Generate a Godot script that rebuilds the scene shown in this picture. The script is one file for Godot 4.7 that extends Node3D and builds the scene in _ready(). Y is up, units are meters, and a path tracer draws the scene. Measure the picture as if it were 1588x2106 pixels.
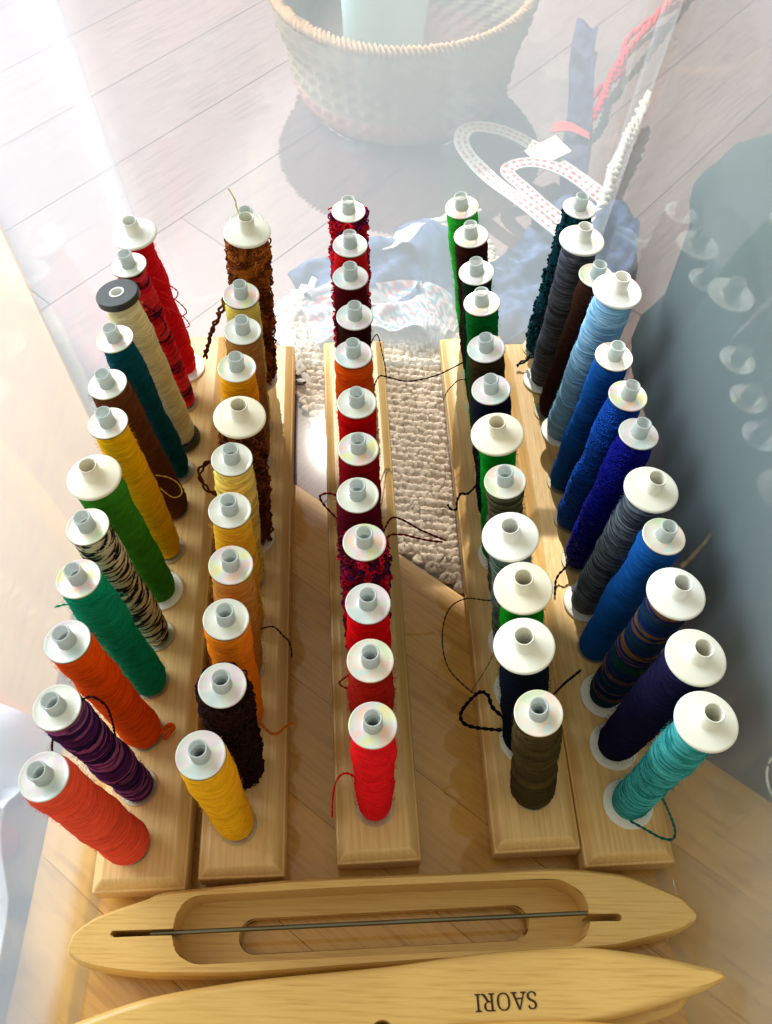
extends Node3D

# Bobbins of yarn on five pegged wooden racks in a clear plastic bin, two boat shuttles in front.
const FLOOR_Y := -0.034      # top of the wooden floor
const BIN_Y := -0.022        # top of the bin's own floor
var rng := RandomNumberGenerator.new()
var M := {}
var soft := FastNoiseLite.new()
var fine := FastNoiseLite.new()

# ---------------------------------------------------------------- helpers
func col(r: float, g: float, b: float) -> Color:
	return Color(r / 255.0, g / 255.0, b / 255.0)

func lin(c: Color) -> Color:
	return c.srgb_to_linear()

# the linear colour of a dyed yarn
func dye(c: Color) -> Color:
	var l := c.srgb_to_linear()
	var g := 0.3 * l.r + 0.6 * l.g + 0.1 * l.b
	var k := 1.04
	return Color(maxf(g + (l.r - g) * k, 0.004), maxf(g + (l.g - g) * k, 0.004), maxf(g + (l.b - g) * k, 0.004)) * (0.62 + 0.3 * smoothstep(0.0, 0.25, g))

func noise_tex(size: int, freq: float, octaves: int, ramp: Array, seed_: int, normal := false, bump := 4.0, kind := FastNoiseLite.TYPE_SIMPLEX_SMOOTH) -> NoiseTexture2D:
	var n := FastNoiseLite.new()
	n.noise_type = kind
	n.frequency = freq
	n.seed = seed_
	n.fractal_octaves = octaves
	var t := NoiseTexture2D.new()
	t.width = size
	t.height = size
	t.seamless = true
	t.noise = n
	t.as_normal_map = normal
	t.bump_strength = bump
	if ramp.size():
		var g := Gradient.new()
		var offs := PackedFloat32Array()
		var cols := PackedColorArray()
		for e in ramp:
			offs.append(e[0])
			cols.append(e[1])
		g.offsets = offs
		g.colors = cols
		t.color_ramp = g
	return t

func mat(c: Color, rough: float, name_ := "") -> StandardMaterial3D:
	var m := StandardMaterial3D.new()
	m.albedo_color = c
	m.roughness = rough
	m.resource_name = name_
	return m

func grained(c: Color, tex: Texture2D, scale3: Vector3, rough: float, offset := Vector3.ZERO, bump: Texture2D = null, bump_cm := 0.0) -> StandardMaterial3D:
	var m := mat(c, rough)
	m.albedo_texture = tex
	m.uv1_triplanar = true
	m.uv1_scale = scale3
	m.uv1_offset = offset
	if bump:
		m.normal_enabled = true
		m.normal_texture = bump
		m.normal_scale = bump_cm * 12.0
	return m

func pane(c: Color, rough: float, back: float, back_color := Color(1, 1, 1)) -> StandardMaterial3D:
	var m := mat(c, rough)
	m.transparency = BaseMaterial3D.TRANSPARENCY_ALPHA
	m.cull_mode = BaseMaterial3D.CULL_DISABLED
	if back > 0.0:
		m.backlight_enabled = true
		m.backlight = Color(back_color.r * back, back_color.g * back, back_color.b * back).linear_to_srgb()
	return m

func numbered(called: String, parent: Node = self) -> String:
	if not parent.has_node(NodePath(called)):
		return called
	var k := 1
	while parent.has_node(NodePath("%s_%03d" % [called, k])):
		k += 1
	return "%s_%03d" % [called, k]

func tag(o: Node, label: String, category: String, group := "", kind := "") -> Node:
	o.set_meta("label", label)
	if category:
		o.set_meta("category", category)
	if group:
		o.set_meta("group", group)
	if kind:
		o.set_meta("kind", kind)
	return o

func thing(called: String, label: String, category: String, at := Vector3.ZERO, group := "") -> Node3D:
	var o := Node3D.new()
	o.name = numbered(called)
	add_child(o)
	o.position = at
	tag(o, label, category, group)
	return o

func part(called: String, mesh: Mesh, m: Material, parent: Node = self, xf := Transform3D()) -> MeshInstance3D:
	var o := MeshInstance3D.new()
	o.name = numbered(called, parent)
	o.mesh = mesh
	o.material_override = m
	parent.add_child(o, true)
	o.transform = xf
	return o

func many(called: String, mesh: Mesh, m: Material, parent: Node, places: Array, tints: Array = []) -> MultiMeshInstance3D:
	var mm := MultiMesh.new()
	mm.transform_format = MultiMesh.TRANSFORM_3D
	mm.use_colors = tints.size() > 0
	mm.mesh = mesh
	mm.instance_count = places.size()
	for i in places.size():
		mm.set_instance_transform(i, places[i])
		if tints.size():
			mm.set_instance_color(i, tints[i])
	var o := MultiMeshInstance3D.new()
	o.name = numbered(called, parent)
	o.multimesh = mm
	o.material_override = m
	o.set_meta("kind", "stuff")
	parent.add_child(o, true)
	return o

func arrays_mesh(v: PackedVector3Array, n: PackedVector3Array, idx: PackedInt32Array, uv := PackedVector2Array(), cols := PackedColorArray()) -> ArrayMesh:
	var a := []
	a.resize(Mesh.ARRAY_MAX)
	a[Mesh.ARRAY_VERTEX] = v
	a[Mesh.ARRAY_NORMAL] = n
	if uv.size():
		a[Mesh.ARRAY_TEX_UV] = uv
	if cols.size():
		a[Mesh.ARRAY_COLOR] = cols
	a[Mesh.ARRAY_INDEX] = idx
	var m := ArrayMesh.new()
	m.add_surface_from_arrays(Mesh.PRIMITIVE_TRIANGLES, a)
	return m

# triangles -> mesh with edges sharper than the crease kept sharp; closed shapes are turned outside out
func soup(t: PackedVector3Array, crease := 40.0, cols := PackedColorArray(), closed := true) -> ArrayMesh:
	var vol := 0.0
	for i in range(0, t.size(), 3):
		vol += t[i].dot(t[i + 1].cross(t[i + 2]))
	if closed and vol > 0.0:
		for i in range(0, t.size(), 3):
			var keep := t[i + 1]
			t[i + 1] = t[i + 2]
			t[i + 2] = keep
			if cols.size():
				var kc := cols[i + 1]
				cols[i + 1] = cols[i + 2]
				cols[i + 2] = kc
	var fn := PackedVector3Array()
	var at := {}
	for i in range(0, t.size(), 3):
		var n := (t[i + 2] - t[i]).cross(t[i + 1] - t[i])
		fn.append(n)
		for k in 3:
			var key := Vector3i((t[i + k] * 200000.0).round())
			if not at.has(key):
				at[key] = PackedInt32Array()
			at[key].append(i / 3)
	var normals := PackedVector3Array()
	var idx := PackedInt32Array()
	var limit := cos(deg_to_rad(crease))
	for i in t.size():
		var mine := fn[i / 3]
		var un := mine.normalized()
		var sum := Vector3.ZERO
		for f in at[Vector3i((t[i] * 200000.0).round())]:
			if fn[f].normalized().dot(un) > limit:
				sum += fn[f]
		normals.append(sum.normalized() if sum.length() > 1e-14 else Vector3.UP)
		idx.append(i)
	return arrays_mesh(t, normals, idx, PackedVector2Array(), cols)

func strip(t: PackedVector3Array, a: PackedVector3Array, b: PackedVector3Array) -> void:
	var n := a.size()
	for i in n:
		var j := (i + 1) % n
		t.append_array([a[i], b[i], b[j], a[i], b[j], a[j]])

func cap(t: PackedVector3Array, a: PackedVector3Array, flip := false) -> void:
	var flat := PackedVector2Array()
	for p in a:
		flat.append(Vector2(p.x, p.z))
	var ix := Geometry2D.triangulate_polygon(flat)
	for k in range(0, ix.size(), 3):
		if flip:
			t.append_array([a[ix[k]], a[ix[k + 1]], a[ix[k + 2]]])
		else:
			t.append_array([a[ix[k]], a[ix[k + 2]], a[ix[k + 1]]])

# a body turned round the y axis; each polyline of (radius, height) is smooth in itself
func lathe(lines: Array, segs := 40) -> ArrayMesh:
	var v := PackedVector3Array()
	var n := PackedVector3Array()
	var uv := PackedVector2Array()
	var idx := PackedInt32Array()
	var most := 0.0
	for line in lines:
		for p in line:
			most = maxf(most, p[0])
	for line in lines:
		var first := v.size()
		var m: int = line.size()
		for k in m:
			var p0: Array = line[maxi(k - 1, 0)]
			var p1: Array = line[mini(k + 1, m - 1)]
			var tang := Vector2(p1[0] - p0[0], p1[1] - p0[1]).normalized()
			for s in segs + 1:
				var a := TAU * s / segs
				var d := Vector3(cos(a), 0, sin(a))
				v.append(d * line[k][0] + Vector3(0, line[k][1], 0))
				n.append(d * tang.y - Vector3(0, tang.x, 0))
				uv.append(Vector2(0.5, 0.5) + Vector2(d.x, d.z) * 0.5 * line[k][0] / most)
		for k in m - 1:
			for s in segs:
				var a := first + k * (segs + 1) + s
				var b := a + segs + 1
				idx.append_array([a, b, b + 1, a, b + 1, a + 1])
	# clockwise seen from the side the normals point to
	var c0 := (v[idx[2]] - v[idx[0]]).cross(v[idx[1]] - v[idx[0]])
	var k0 := 0
	while c0.length() < 1e-14 and k0 + 3 < idx.size():
		k0 += 3
		c0 = (v[idx[k0 + 2]] - v[idx[k0]]).cross(v[idx[k0 + 1]] - v[idx[k0]])
	if c0.dot(n[idx[k0]] + n[idx[k0 + 1]] + n[idx[k0 + 2]]) < 0:
		for i in range(0, idx.size(), 3):
			var q := idx[i + 1]
			idx[i + 1] = idx[i + 2]
			idx[i + 2] = q
	return arrays_mesh(v, n, idx, uv)

func smooth_path(p: PackedVector3Array, per := 6) -> PackedVector3Array:
	var out := PackedVector3Array()
	for i in p.size() - 1:
		var a := p[maxi(i - 1, 0)]
		var d := p[mini(i + 2, p.size() - 1)]
		for k in per:
			out.append(p[i].cubic_interpolate(p[i + 1], a, d, float(k) / per))
	out.append(p[p.size() - 1])
	return out

# yarn along a path: two plies twisted round each other
func strand(path: PackedVector3Array, r: float, c: Color, plies := 2, sides := 5, twist := 900.0, wob := 0.0) -> ArrayMesh:
	var pts := smooth_path(path, 7)
	var v := PackedVector3Array()
	var n := PackedVector3Array()
	var cols := PackedColorArray()
	var idx := PackedInt32Array()
	var lc := dye(c)
	for ply in plies:
		var run := 0.0
		var side := Vector3(0.3, 0.9, 0.2).normalized()
		var first := v.size()
		for i in pts.size():
			var tan := (pts[mini(i + 1, pts.size() - 1)] - pts[maxi(i - 1, 0)]).normalized()
			if i:
				run += pts[i].distance_to(pts[i - 1])
			side = (side - tan * side.dot(tan)).normalized()
			var up := tan.cross(side)
			var ph := run * twist + PI * ply
			var off := Vector3.ZERO
			if plies > 1:
				off = (side * cos(ph) + up * sin(ph)) * r * 0.55
			if wob > 0.0:
				off += side * soft.get_noise_2d(run * 9000.0, ply * 50.0) * wob + up * soft.get_noise_2d(run * 9000.0, 99.0 + ply * 50.0) * wob
			var rr := r * (0.62 if plies > 1 else 1.0) * (1.0 + 0.2 * fine.get_noise_1d(run * 30000.0 + ply * 77.0))
			if i == 0 or i == pts.size() - 1:
				rr *= 0.45
			var shade := 1.0 + 0.25 * fine.get_noise_1d(run * 22000.0 + 300.0 + ply * 31.0)
			for s in sides:
				var a := TAU * s / sides
				var d := side * cos(a) + up * sin(a)
				v.append(pts[i] + off + d * rr)
				n.append(d)
				cols.append(Color(lc.r * shade, lc.g * shade, lc.b * shade))
		for i in pts.size() - 1:
			for s in sides:
				var a := first + i * sides + s
				var b := first + i * sides + (s + 1) % sides
				idx.append_array([a, a + sides, b, b, a + sides, b + sides])
	return arrays_mesh(v, n, idx, PackedVector2Array(), cols)

func ball(r: float) -> ArrayMesh:
	var s := SphereMesh.new()
	s.radius = r
	s.height = r * 2
	s.radial_segments = 8
	s.rings = 4
	var m := ArrayMesh.new()
	m.add_surface_from_arrays(Mesh.PRIMITIVE_TRIANGLES, s.get_mesh_arrays())
	return m

func ring_mesh(big: float, small: float, around := 9, sides := 5, part_of := 1.0) -> ArrayMesh:
	var path := PackedVector3Array()
	for i in around:
		var a := TAU * part_of * i / (around - 1)
		path.append(Vector3(cos(a) * big, 0.25 * big * sin(2 * a), sin(a) * big))
	return strand(path, small, Color(1, 1, 1), 1, sides)

# box with all twelve edges chamfered, centred on the origin
func chamfer_box(size: Vector3, c: float) -> ArrayMesh:
	var t := PackedVector3Array()
	var h := size / 2
	var loops := []
	for e in [[-h.y, c], [-h.y + c, 0.0], [h.y - c, 0.0], [h.y, c]]:
		var x: float = h.x - e[1]
		var z: float = h.z - e[1]
		var q := c if e[1] == 0.0 else c * 0.5
		loops.append(PackedVector3Array([Vector3(x - q, e[0], -z), Vector3(x, e[0], -z + q), Vector3(x, e[0], z - q), Vector3(x - q, e[0], z), Vector3(-x + q, e[0], z), Vector3(-x, e[0], z - q), Vector3(-x, e[0], -z + q), Vector3(-x + q, e[0], -z)]))
	for k in 3:
		strip(t, loops[k], loops[k + 1])
	var lo := PackedVector3Array()
	for k in range(7, -1, -1):
		lo.append(loops[0][k])
	for k in range(1, 7):
		t.append_array([loops[3][0], loops[3][k], loops[3][k + 1]])
		t.append_array([lo[0], lo[k], lo[k + 1]])
	return soup(t, 30.0)

func pts3(text: String) -> PackedVector3Array:
	var out := PackedVector3Array()
	for w in text.split(" ", false):
		var f := w.split_floats(",")
		out.append(Vector3(f[0], f[1], f[2]) / 1000.0)
	return out

func pts2(text: String) -> PackedVector2Array:
	var out := PackedVector2Array()
	for w in text.split(" ", false):
		var f := w.split_floats(",")
		out.append(Vector2(f[0], f[1]) / 1000.0)
	return out

# n points at even steps along a closed (or open) smooth curve through p
func even(p: PackedVector2Array, n: int, closed: bool) -> PackedVector2Array:
	var dense := PackedVector2Array()
	var m := p.size()
	for i in (m if closed else m - 1):
		for k in 8:
			var a: Vector2 = p[(i - 1 + m) % m] if closed else p[maxi(i - 1, 0)]
			var d: Vector2 = p[(i + 2) % m] if closed else p[mini(i + 2, m - 1)]
			var b: Vector2 = p[i]
			var c: Vector2 = p[(i + 1) % m]
			var tt := k / 8.0
			# half of the way between straight and curved keeps corners from overshooting
			dense.append(b.lerp(c, tt).lerp(b.cubic_interpolate(c, a, d, tt), 0.7))
	dense.append(p[0] if closed else p[m - 1])
	var total := 0.0
	for i in dense.size() - 1:
		total += dense[i].distance_to(dense[i + 1])
	var out := PackedVector2Array()
	var want := 0.0
	var run := 0.0
	var step := total / (n if closed else n - 1)
	for i in dense.size() - 1:
		var l := dense[i].distance_to(dense[i + 1])
		while out.size() < n and want <= run + l + 1e-9:
			out.append(dense[i].lerp(dense[i + 1], clampf((want - run) / maxf(l, 1e-9), 0, 1)))
			want += step
		run += l
	while out.size() < n:
		out.append(dense[dense.size() - 1])
	return out

func loop_at(p: PackedVector2Array, y: float, inset: float) -> PackedVector3Array:
	var out := PackedVector3Array()
	var n := p.size()
	var area := 0.0
	for i in n:
		area += p[i].cross(p[(i + 1) % n])
	for i in n:
		var d := (p[(i + 1) % n] - p[(i - 1 + n) % n]).normalized()
		var inward := Vector2(-d.y, d.x) * signf(area)
		var room := 1.0
		if inset > 0.0:
			for j in n:          # near a pointed tip the opposite side is close: inset less there
				var apart := absi(i - j)
				if mini(apart, n - apart) > n / 60:
					var to := p[j] - p[i]
					if to.dot(inward) > 0.5 * to.length():
						room = minf(room, to.length() * 0.25)
		var q := p[i] + inward * minf(inset, room)
		out.append(Vector3(q.x, y, q.y))
	return out

# ---------------------------------------------------------------- yarn
func hash1(i: int) -> float:
	var x := sin(i * 12.9898) * 43758.5453
	return x - floor(x)

func palette(cols: Array, t: float) -> Color:
	var n := cols.size()
	t = fposmod(t, 1.0) * n
	var k := int(t)
	var f := smoothstep(0.62, 1.0, t - k)
	return cols[k % n].lerp(cols[(k + 1) % n], f)

func girth(s: float, fat: float, lump: float, so: float) -> float:
	var end := smoothstep(0.0, 0.07, s) * smoothstep(0.0, 0.07, 1.0 - s)
	return fat * (0.84 + 0.16 * end) * (1.0 + lump * 1.3 * soft.get_noise_2d(s * 230.0, so) + lump * 0.6 * soft.get_noise_2d(s * 700.0, so + 9.0))

# the last turns, which cross the even layers below at a slant
func crossing(len_: float, fat: float, lump: float, cols: Array, seed_: int) -> ArrayMesh:
	var v := PackedVector3Array()
	var n := PackedVector3Array()
	var cc := PackedColorArray()
	var idx := PackedInt32Array()
	var so := seed_ * 37.0
	for k in 16:
		var y := rng.randf_range(0.04, 0.9) * len_
		var th := rng.randf() * TAU
		var rise := rng.randf_range(-0.02, 0.03)
		var turns := rng.randf_range(0.5, 1.4)
		var c := dye(cols[k % cols.size()]) * rng.randf_range(0.85, 1.2)
		var first := v.size()
		var count := 28
		for i in count:
			var f := float(i) / (count - 1)
			var yy := clampf(y + rise * f + 0.0012 * soft.get_noise_2d(f * 300.0, k * 40.0 + so), 0.002, len_ - 0.002)
			var a := th + turns * TAU * f
			var d := Vector3(cos(a), 0, sin(a))
			var rr := girth(yy / len_, fat, lump, so) + 0.0001 - 0.0004 * (1.0 - minf(1.0, 8.0 * minf(f, 1.0 - f)))
			for q in [Vector2(0, 0.00032), Vector2(0.00032, 0), Vector2(0, -0.00032), Vector2(-0.00032, 0)]:
				v.append(d * (rr + q.x) + Vector3(0, yy + q.y, 0))
				n.append((d * q.x + Vector3(0, q.y, 0)).normalized())
				cc.append(c)
		for i in count - 1:
			for q in 4:
				var a := first + i * 4 + q
				var b := first + i * 4 + (q + 1) % 4
				idx.append_array([a, b, a + 4, b, b + 4, a + 4])
	return arrays_mesh(v, n, idx, PackedVector2Array(), cc)

# the wound yarn of one bobbin: every turn of the thread is a ridge, laid in crossing layers
func wound(len_: float, fat: float, cols: Array, style: String, seed_: int, segs: int) -> ArrayMesh:
	var pitch := 0.00105
	var ridge := 0.00022
	var lump := 0.085
	var rough := 0.00018
	if style == "chunky":
		pitch = 0.0024; ridge = 0.001; rough = 0.0004
	elif style == "cord":
		pitch = 0.0015; ridge = 0.00042; rough = 0.0004
	elif style == "boucle":
		pitch = 0.0024; ridge = 0.0003; lump = 0.14; rough = 0.0012
	elif style == "twist":
		pitch = 0.0021; ridge = 0.00045
	elif style == "fuzzy":
		ridge = 0.00014; rough = 0.00035; lump = 0.07
	elif style == "glitter":
		ridge = 0.0003; rough = 0.0005
	var turns := len_ / pitch
	var rows := int(turns * 4.0)
	var lcols := []
	for c in cols:
		lcols.append(dye(c))
	var v := PackedVector3Array()
	var cc := PackedColorArray()
	var uv := PackedVector2Array()
	var idx := PackedInt32Array()
	var so := seed_ * 37.0
	for j in rows + 1:
		var s := float(j) / rows
		var y := s * len_
		var end := smoothstep(0.0, 0.07, s) * smoothstep(0.0, 0.07, 1.0 - s)
		var prof := girth(s, fat, lump, so)
		var skew := 2.2 * soft.get_noise_2d(s * 600.0, so + 40.0)      # the lay of the layer tilts one way, then the other
		for i in segs + 1:
			var th := TAU * (i % segs) / segs
			var cx := cos(th)
			var sx := sin(th)
			var w := y / pitch + th / TAU + skew * cx + 0.35 * soft.get_noise_3d(cx * 60.0, y * 9000.0, sx * 60.0 + so)
			var ph: float = w - floorf(w)
			var r := prof + ridge * (absf(sin(ph * PI)) - 0.6) + rough * fine.get_noise_3d(cx * 90.0, y * 42000.0, sx * 90.0 + so) * 1.6 * end
			if style == "boucle":
				r += 0.0012 * soft.get_noise_3d(cx * 200.0, y * 20000.0, sx * 200.0 + so)
			v.append(Vector3(cx * r, y, sx * r))
			uv.append(Vector2(float(i) / segs, y / 0.06))
			var turn: int = int(floorf(w))
			var c: Color = lcols[0]
			var g := 1.0 + 0.22 * (hash1(turn * 7 + seed_ * 131) - 0.5) + 0.22 * fine.get_noise_3d(cx * 60.0, y * 60000.0, sx * 60.0)
			if style == "chunky":
				g = 0.72 + 0.8 * hash1(turn * 7 + seed_ * 131)
			if style == "twist":
				c = lcols[0] if fposmod(th * 3.0 / TAU * 1.0 + w * 0.37 + 0.8 * fine.get_noise_2d(turn * 17.0, so), 1.0) < 0.5 else lcols[1]
			elif style == "dyed":
				c = palette(lcols, (turn + th / TAU) * 0.043 + 0.25 * soft.get_noise_2d(turn * 30.0, so))
			elif style == "heather":
				c = lcols[0].lerp(lcols[1], clampf(0.5 + 1.5 * fine.get_noise_3d(th * 14.0 + w * 40.0, y * 30000.0, so), 0, 1))
			elif style == "striped":
				c = lcols[0].lerp(lcols[1], clampf(0.5 + 1.6 * soft.get_noise_2d(turn * 55.0 + th * 4.0, so), 0, 1))
			elif lcols.size() > 1:
				c = palette(lcols, s * 2.3 + 0.6 * soft.get_noise_3d(cx * 120.0, y * 8000.0, sx * 120.0 + so))
			cc.append(Color(c.r * g, c.g * g, c.b * g))
	var w1 := segs + 1
	for j in rows:
		for i in segs:
			var a := j * w1 + i
			idx.append_array([a, a + 1, a + w1, a + 1, a + w1 + 1, a + w1])
	var n := PackedVector3Array()
	n.resize(v.size())
	for j in rows + 1:
		for i in w1:
			var du := v[j * w1 + (i + 1 if i < segs else 1)] - v[j * w1 + (i - 1 if i > 0 else segs - 1)]
			var dv := v[mini(j + 1, rows) * w1 + i] - v[maxi(j - 1, 0) * w1 + i]
			n[j * w1 + i] = dv.cross(du).normalized()
	return arrays_mesh(v, n, idx, uv, cc)

# loose fibres that stand off the yarn
func fibres(len_: float, fat: float, c: Color, count: int, reach: float) -> ArrayMesh:
	var v := PackedVector3Array()
	var n := PackedVector3Array()
	var cols := PackedColorArray()
	var idx := PackedInt32Array()
	var lc := dye(c)
	for k in count:
		var th := rng.randf() * TAU
		var y := rng.randf_range(0.03, 0.97) * len_
		var out := Vector3(cos(th), 0, sin(th))
		var around := Vector3(-sin(th), 0, cos(th))
		var dir := (around * rng.randf_range(-1, 1) + Vector3.UP * rng.randf_range(-0.9, 0.9)).normalized()
		var p := out * fat * 0.97 + Vector3(0, y, 0)
		var l := reach * rng.randf_range(0.5, 1.6)
		var w := dir.cross(out) * 0.00008
		var first := v.size()
		for q in 4:
			var f := q / 3.0
			var at := p + dir * l * f + out * (reach * 0.55 * sin(f * PI * 0.8))
			v.append(at + w * (1.0 - 0.6 * f))
			v.append(at - w * (1.0 - 0.6 * f))
			n.append(out)
			n.append(out)
			cols.append(lc)
			cols.append(lc)
		for q in 3:
			var a := first + q * 2
			idx.append_array([a, a + 1, a + 2, a + 1, a + 3, a + 2])
	return arrays_mesh(v, n, idx, PackedVector2Array(), cols)

# ---------------------------------------------------------------- bobbins
var MESH := {}

func bobbin_shapes() -> void:
	var rs := 0.0099
	# thin pressed disc with a slightly dished face, and the clear tube that sticks out of it
	MESH.disc = lathe([[[0.0041, 0.0], [rs - 0.0002, 0.0]], [[rs - 0.0002, 0.0], [rs, 0.0002], [rs, 0.0006], [rs - 0.0003, 0.0008]], [[rs - 0.0003, 0.0008], [rs - 0.0011, 0.00075], [rs - 0.0018, 0.0005], [0.0052, 0.0005], [0.0041, 0.0008]]], 44)
	MESH.tube = lathe([[[0.0041, -0.003], [0.00405, 0.0], [0.004, 0.0077]], [[0.004, 0.0077], [0.0039, 0.0082], [0.0036, 0.0084], [0.0033, 0.0083], [0.0031, 0.0078]], [[0.0031, 0.0078], [0.003, 0.0030]], [[0.003, 0.0030], [0.0022, 0.0026]], [[0.0022, 0.0026], [0.0021, -0.03]]], 32)
	MESH.edge = lathe([[[rs - 0.0012, -0.0002], [rs - 0.0001, -0.0002]], [[rs - 0.0001, -0.0002], [rs + 0.0001, 0.0], [rs + 0.0001, 0.0002]], [[rs + 0.0001, 0.0002], [rs - 0.0012, 0.0002]]], 40)
	MESH.ring = lathe([[[0.004, 0.0007], [rs - 0.0002, 0.0007]], [[rs - 0.0002, 0.0007], [rs, 0.0005], [rs, 0.0001], [rs - 0.0003, 0.0]]], 40)
	var rw := 0.0130
	MESH.flange = lathe([[[0.0045, -0.0022], [rw - 0.0006, -0.0016]], [[rw - 0.0006, -0.0016], [rw - 0.0001, -0.0012], [rw, -0.0004], [rw - 0.0003, 0.0002], [rw - 0.001, 0.0005], [0.0075, 0.0008], [0.0054, 0.0011], [0.0047, 0.0017], [0.00445, 0.0030], [0.0043, 0.0089]], [[0.0043, 0.0089], [0.00425, 0.0094], [0.0041, 0.0096], [0.0039, 0.0096], [0.00365, 0.0093]], [[0.00365, 0.0093], [0.0036, 0.006], [0.0036, -0.03]]], 48)
	MESH.foot = lathe([[[0.004, 0.0026], [0.0075, 0.0022], [rw - 0.001, 0.0018], [rw - 0.0003, 0.0015]], [[rw - 0.0003, 0.0015], [rw, 0.001], [rw, 0.0004], [rw - 0.0004, 0.0]]], 48)
	var rb := 0.0119
	MESH.black = lathe([[[0.0045, -0.0042], [rb - 0.0004, -0.0042]], [[rb - 0.0004, -0.0042], [rb, -0.0038], [rb, -0.0006], [rb - 0.0003, -0.0001], [rb - 0.0007, 0.0]], [[rb - 0.0007, 0.0], [0.0042, 0.0]]], 48)
	MESH.collar = lathe([[[0.0042, -0.001], [0.0042, 0.0003]], [[0.0042, 0.0003], [0.0038, 0.0005], [0.0032, 0.0003]], [[0.0032, 0.0003], [0.0031, -0.03]]], 32)
	MESH.curl = ring_mesh(0.0014, 0.0004, 8, 4, 0.85)
	MESH.tuft = ball(0.0009)

func bobbin(spec: Array, seed_: int) -> Node3D:
	# [rack, place, flange kind, "base x,z and lean x,z in mm", style, fatness in mm, colours, label]
	var kind: String = spec[2]
	var f: PackedFloat64Array = (spec[3] as String).split_floats(",")
	var h := 0.120 if kind == "s" else 0.1204
	if kind == "W":
		h = 0.1364
	var base := Vector3(f[0], 0, f[1]) / 1000.0
	var top := base + Vector3(f[2], h * 1000.0, f[3]) / 1000.0
	var axis := top - base
	var len_ := axis.length()
	var o := thing("yarn_bobbin", spec[7], "bobbin", base, "yarn bobbins on the wooden racks")
	var up := axis / len_
	var spin := hash1(seed_ * 3 + 1) * TAU
	var x := Vector3(cos(spin), 0, sin(spin))
	x = (x - up * x.dot(up)).normalized()
	o.basis = Basis(x, up, x.cross(up))
	var foot := 0.001 if kind != "W" else 0.016
	var cols: Array = spec[6]
	var style: String = spec[4]
	var fat: float = spec[5] / 1000.0
	var place: int = spec[1]
	var segs := 30 if place > 5 else 24
	var shift := Transform3D(Basis(), Vector3(0, foot + 0.0012, 0))
	var body_len := len_ - foot - (0.0032 if kind in ["w", "W"] else (0.0054 if kind == "b" else 0.0014))
	var y := part("wound_yarn", wound(body_len, fat, cols, style, seed_, segs), M.glitter if style == "glitter" else M.yarn, o, shift)
	if style == "boucle" or style == "chenille":
		var places := []
		var tints := []
		for k in (1300 if style == "boucle" else 700):
			var th := rng.randf() * TAU
			var yy := rng.randf_range(0.02, 0.98) * body_len
			var b := Basis.from_euler(Vector3(rng.randf() * TAU, rng.randf() * TAU, rng.randf() * TAU)).scaled(Vector3.ONE * rng.randf_range(0.7, 1.5))
			var rr := fat * rng.randf_range(0.95, 1.1) * (1.0 + 0.07 * soft.get_noise_2d(yy * 5000.0, th * 30.0 + seed_ * 9.0))
			places.append(Transform3D(b, Vector3(cos(th) * rr, yy, sin(th) * rr)))
			var lc := []
			for c in cols:
				lc.append(dye(c))
			var cc := palette(lc, yy / body_len * 2.3 + 0.6 * soft.get_noise_3d(cos(th) * 120.0, yy * 8000.0, sin(th) * 120.0 + seed_ * 37.0))
			var g := rng.randf_range(0.7, 1.4)
			tints.append(Color(cc.r * g, cc.g * g, cc.b * g))
		many("yarn_curls", MESH.curl if style == "boucle" else MESH.tuft, M.yarn, o, places, tints).transform = shift
	else:
		var wr := part("outer_turns", crossing(body_len, fat, 0.07 if style == "fuzzy" else 0.085, cols, seed_), M.yarn, o, shift)
		wr.set_meta("kind", "stuff")
		var count := 600
		var reach := 0.0026
		if style == "fuzzy":
			count = 800; reach = 0.0036
		if style == "glitter":
			count = 60
		var fz := part("loose_fibres", fibres(body_len, fat, cols[0], count, reach), M.yarn, o, shift)
		fz.set_meta("kind", "stuff")
	var lift := Transform3D(Basis(), Vector3(0, len_, 0))
	match kind:
		"s":
			var d := part("top_disc", MESH.disc, M.discs[int(hash1(seed_ * 5 + 2) * 3.99)], o, Transform3D(Basis(Vector3.UP, hash1(seed_) * TAU), Vector3(0, len_ - 0.0006, 0)))
			if hash1(seed_ * 11 + 4) > 0.25:
				part("disc_edge", MESH.edge, M.brass, o, Transform3D(Basis(), Vector3(0, len_ - 0.00075, 0)))
			part("tube", MESH.tube, M.tube, o, lift)
			part("bottom_disc", MESH.ring, M.tin, o)
		"b":
			part("top_flange", MESH.black, M.black, o, lift)
			part("collar", MESH.collar, M.white, o, lift)
			part("bottom_flange", MESH.black, M.black, o, Transform3D(Basis(), Vector3(0, 0.0046, 0)))
		_:
			part("top_flange", MESH.flange, M.cream if spec[0] * 12 + place in [6, 42, 45, 17] else (M.ivory if hash1(seed_ * 17) > 0.5 else M.white), o, lift)
			part("bottom_flange", MESH.foot, M.white, o, Transform3D(Basis(), Vector3(0, foot - 0.001, 0)))
	return o

func tail(o: Node3D, path: String, r_mm: float, c: Color, plies := 2, wob := 0.0, twist := 900.0) -> void:
	var world := pts3(path)
	var inv := o.transform.affine_inverse()
	var local := PackedVector3Array()
	for p in world:
		local.append(inv * p)
	part("loose_end", strand(local, r_mm * 0.82 / 1000.0, c, plies, 6, twist, wob), M.yarn, o)

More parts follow.
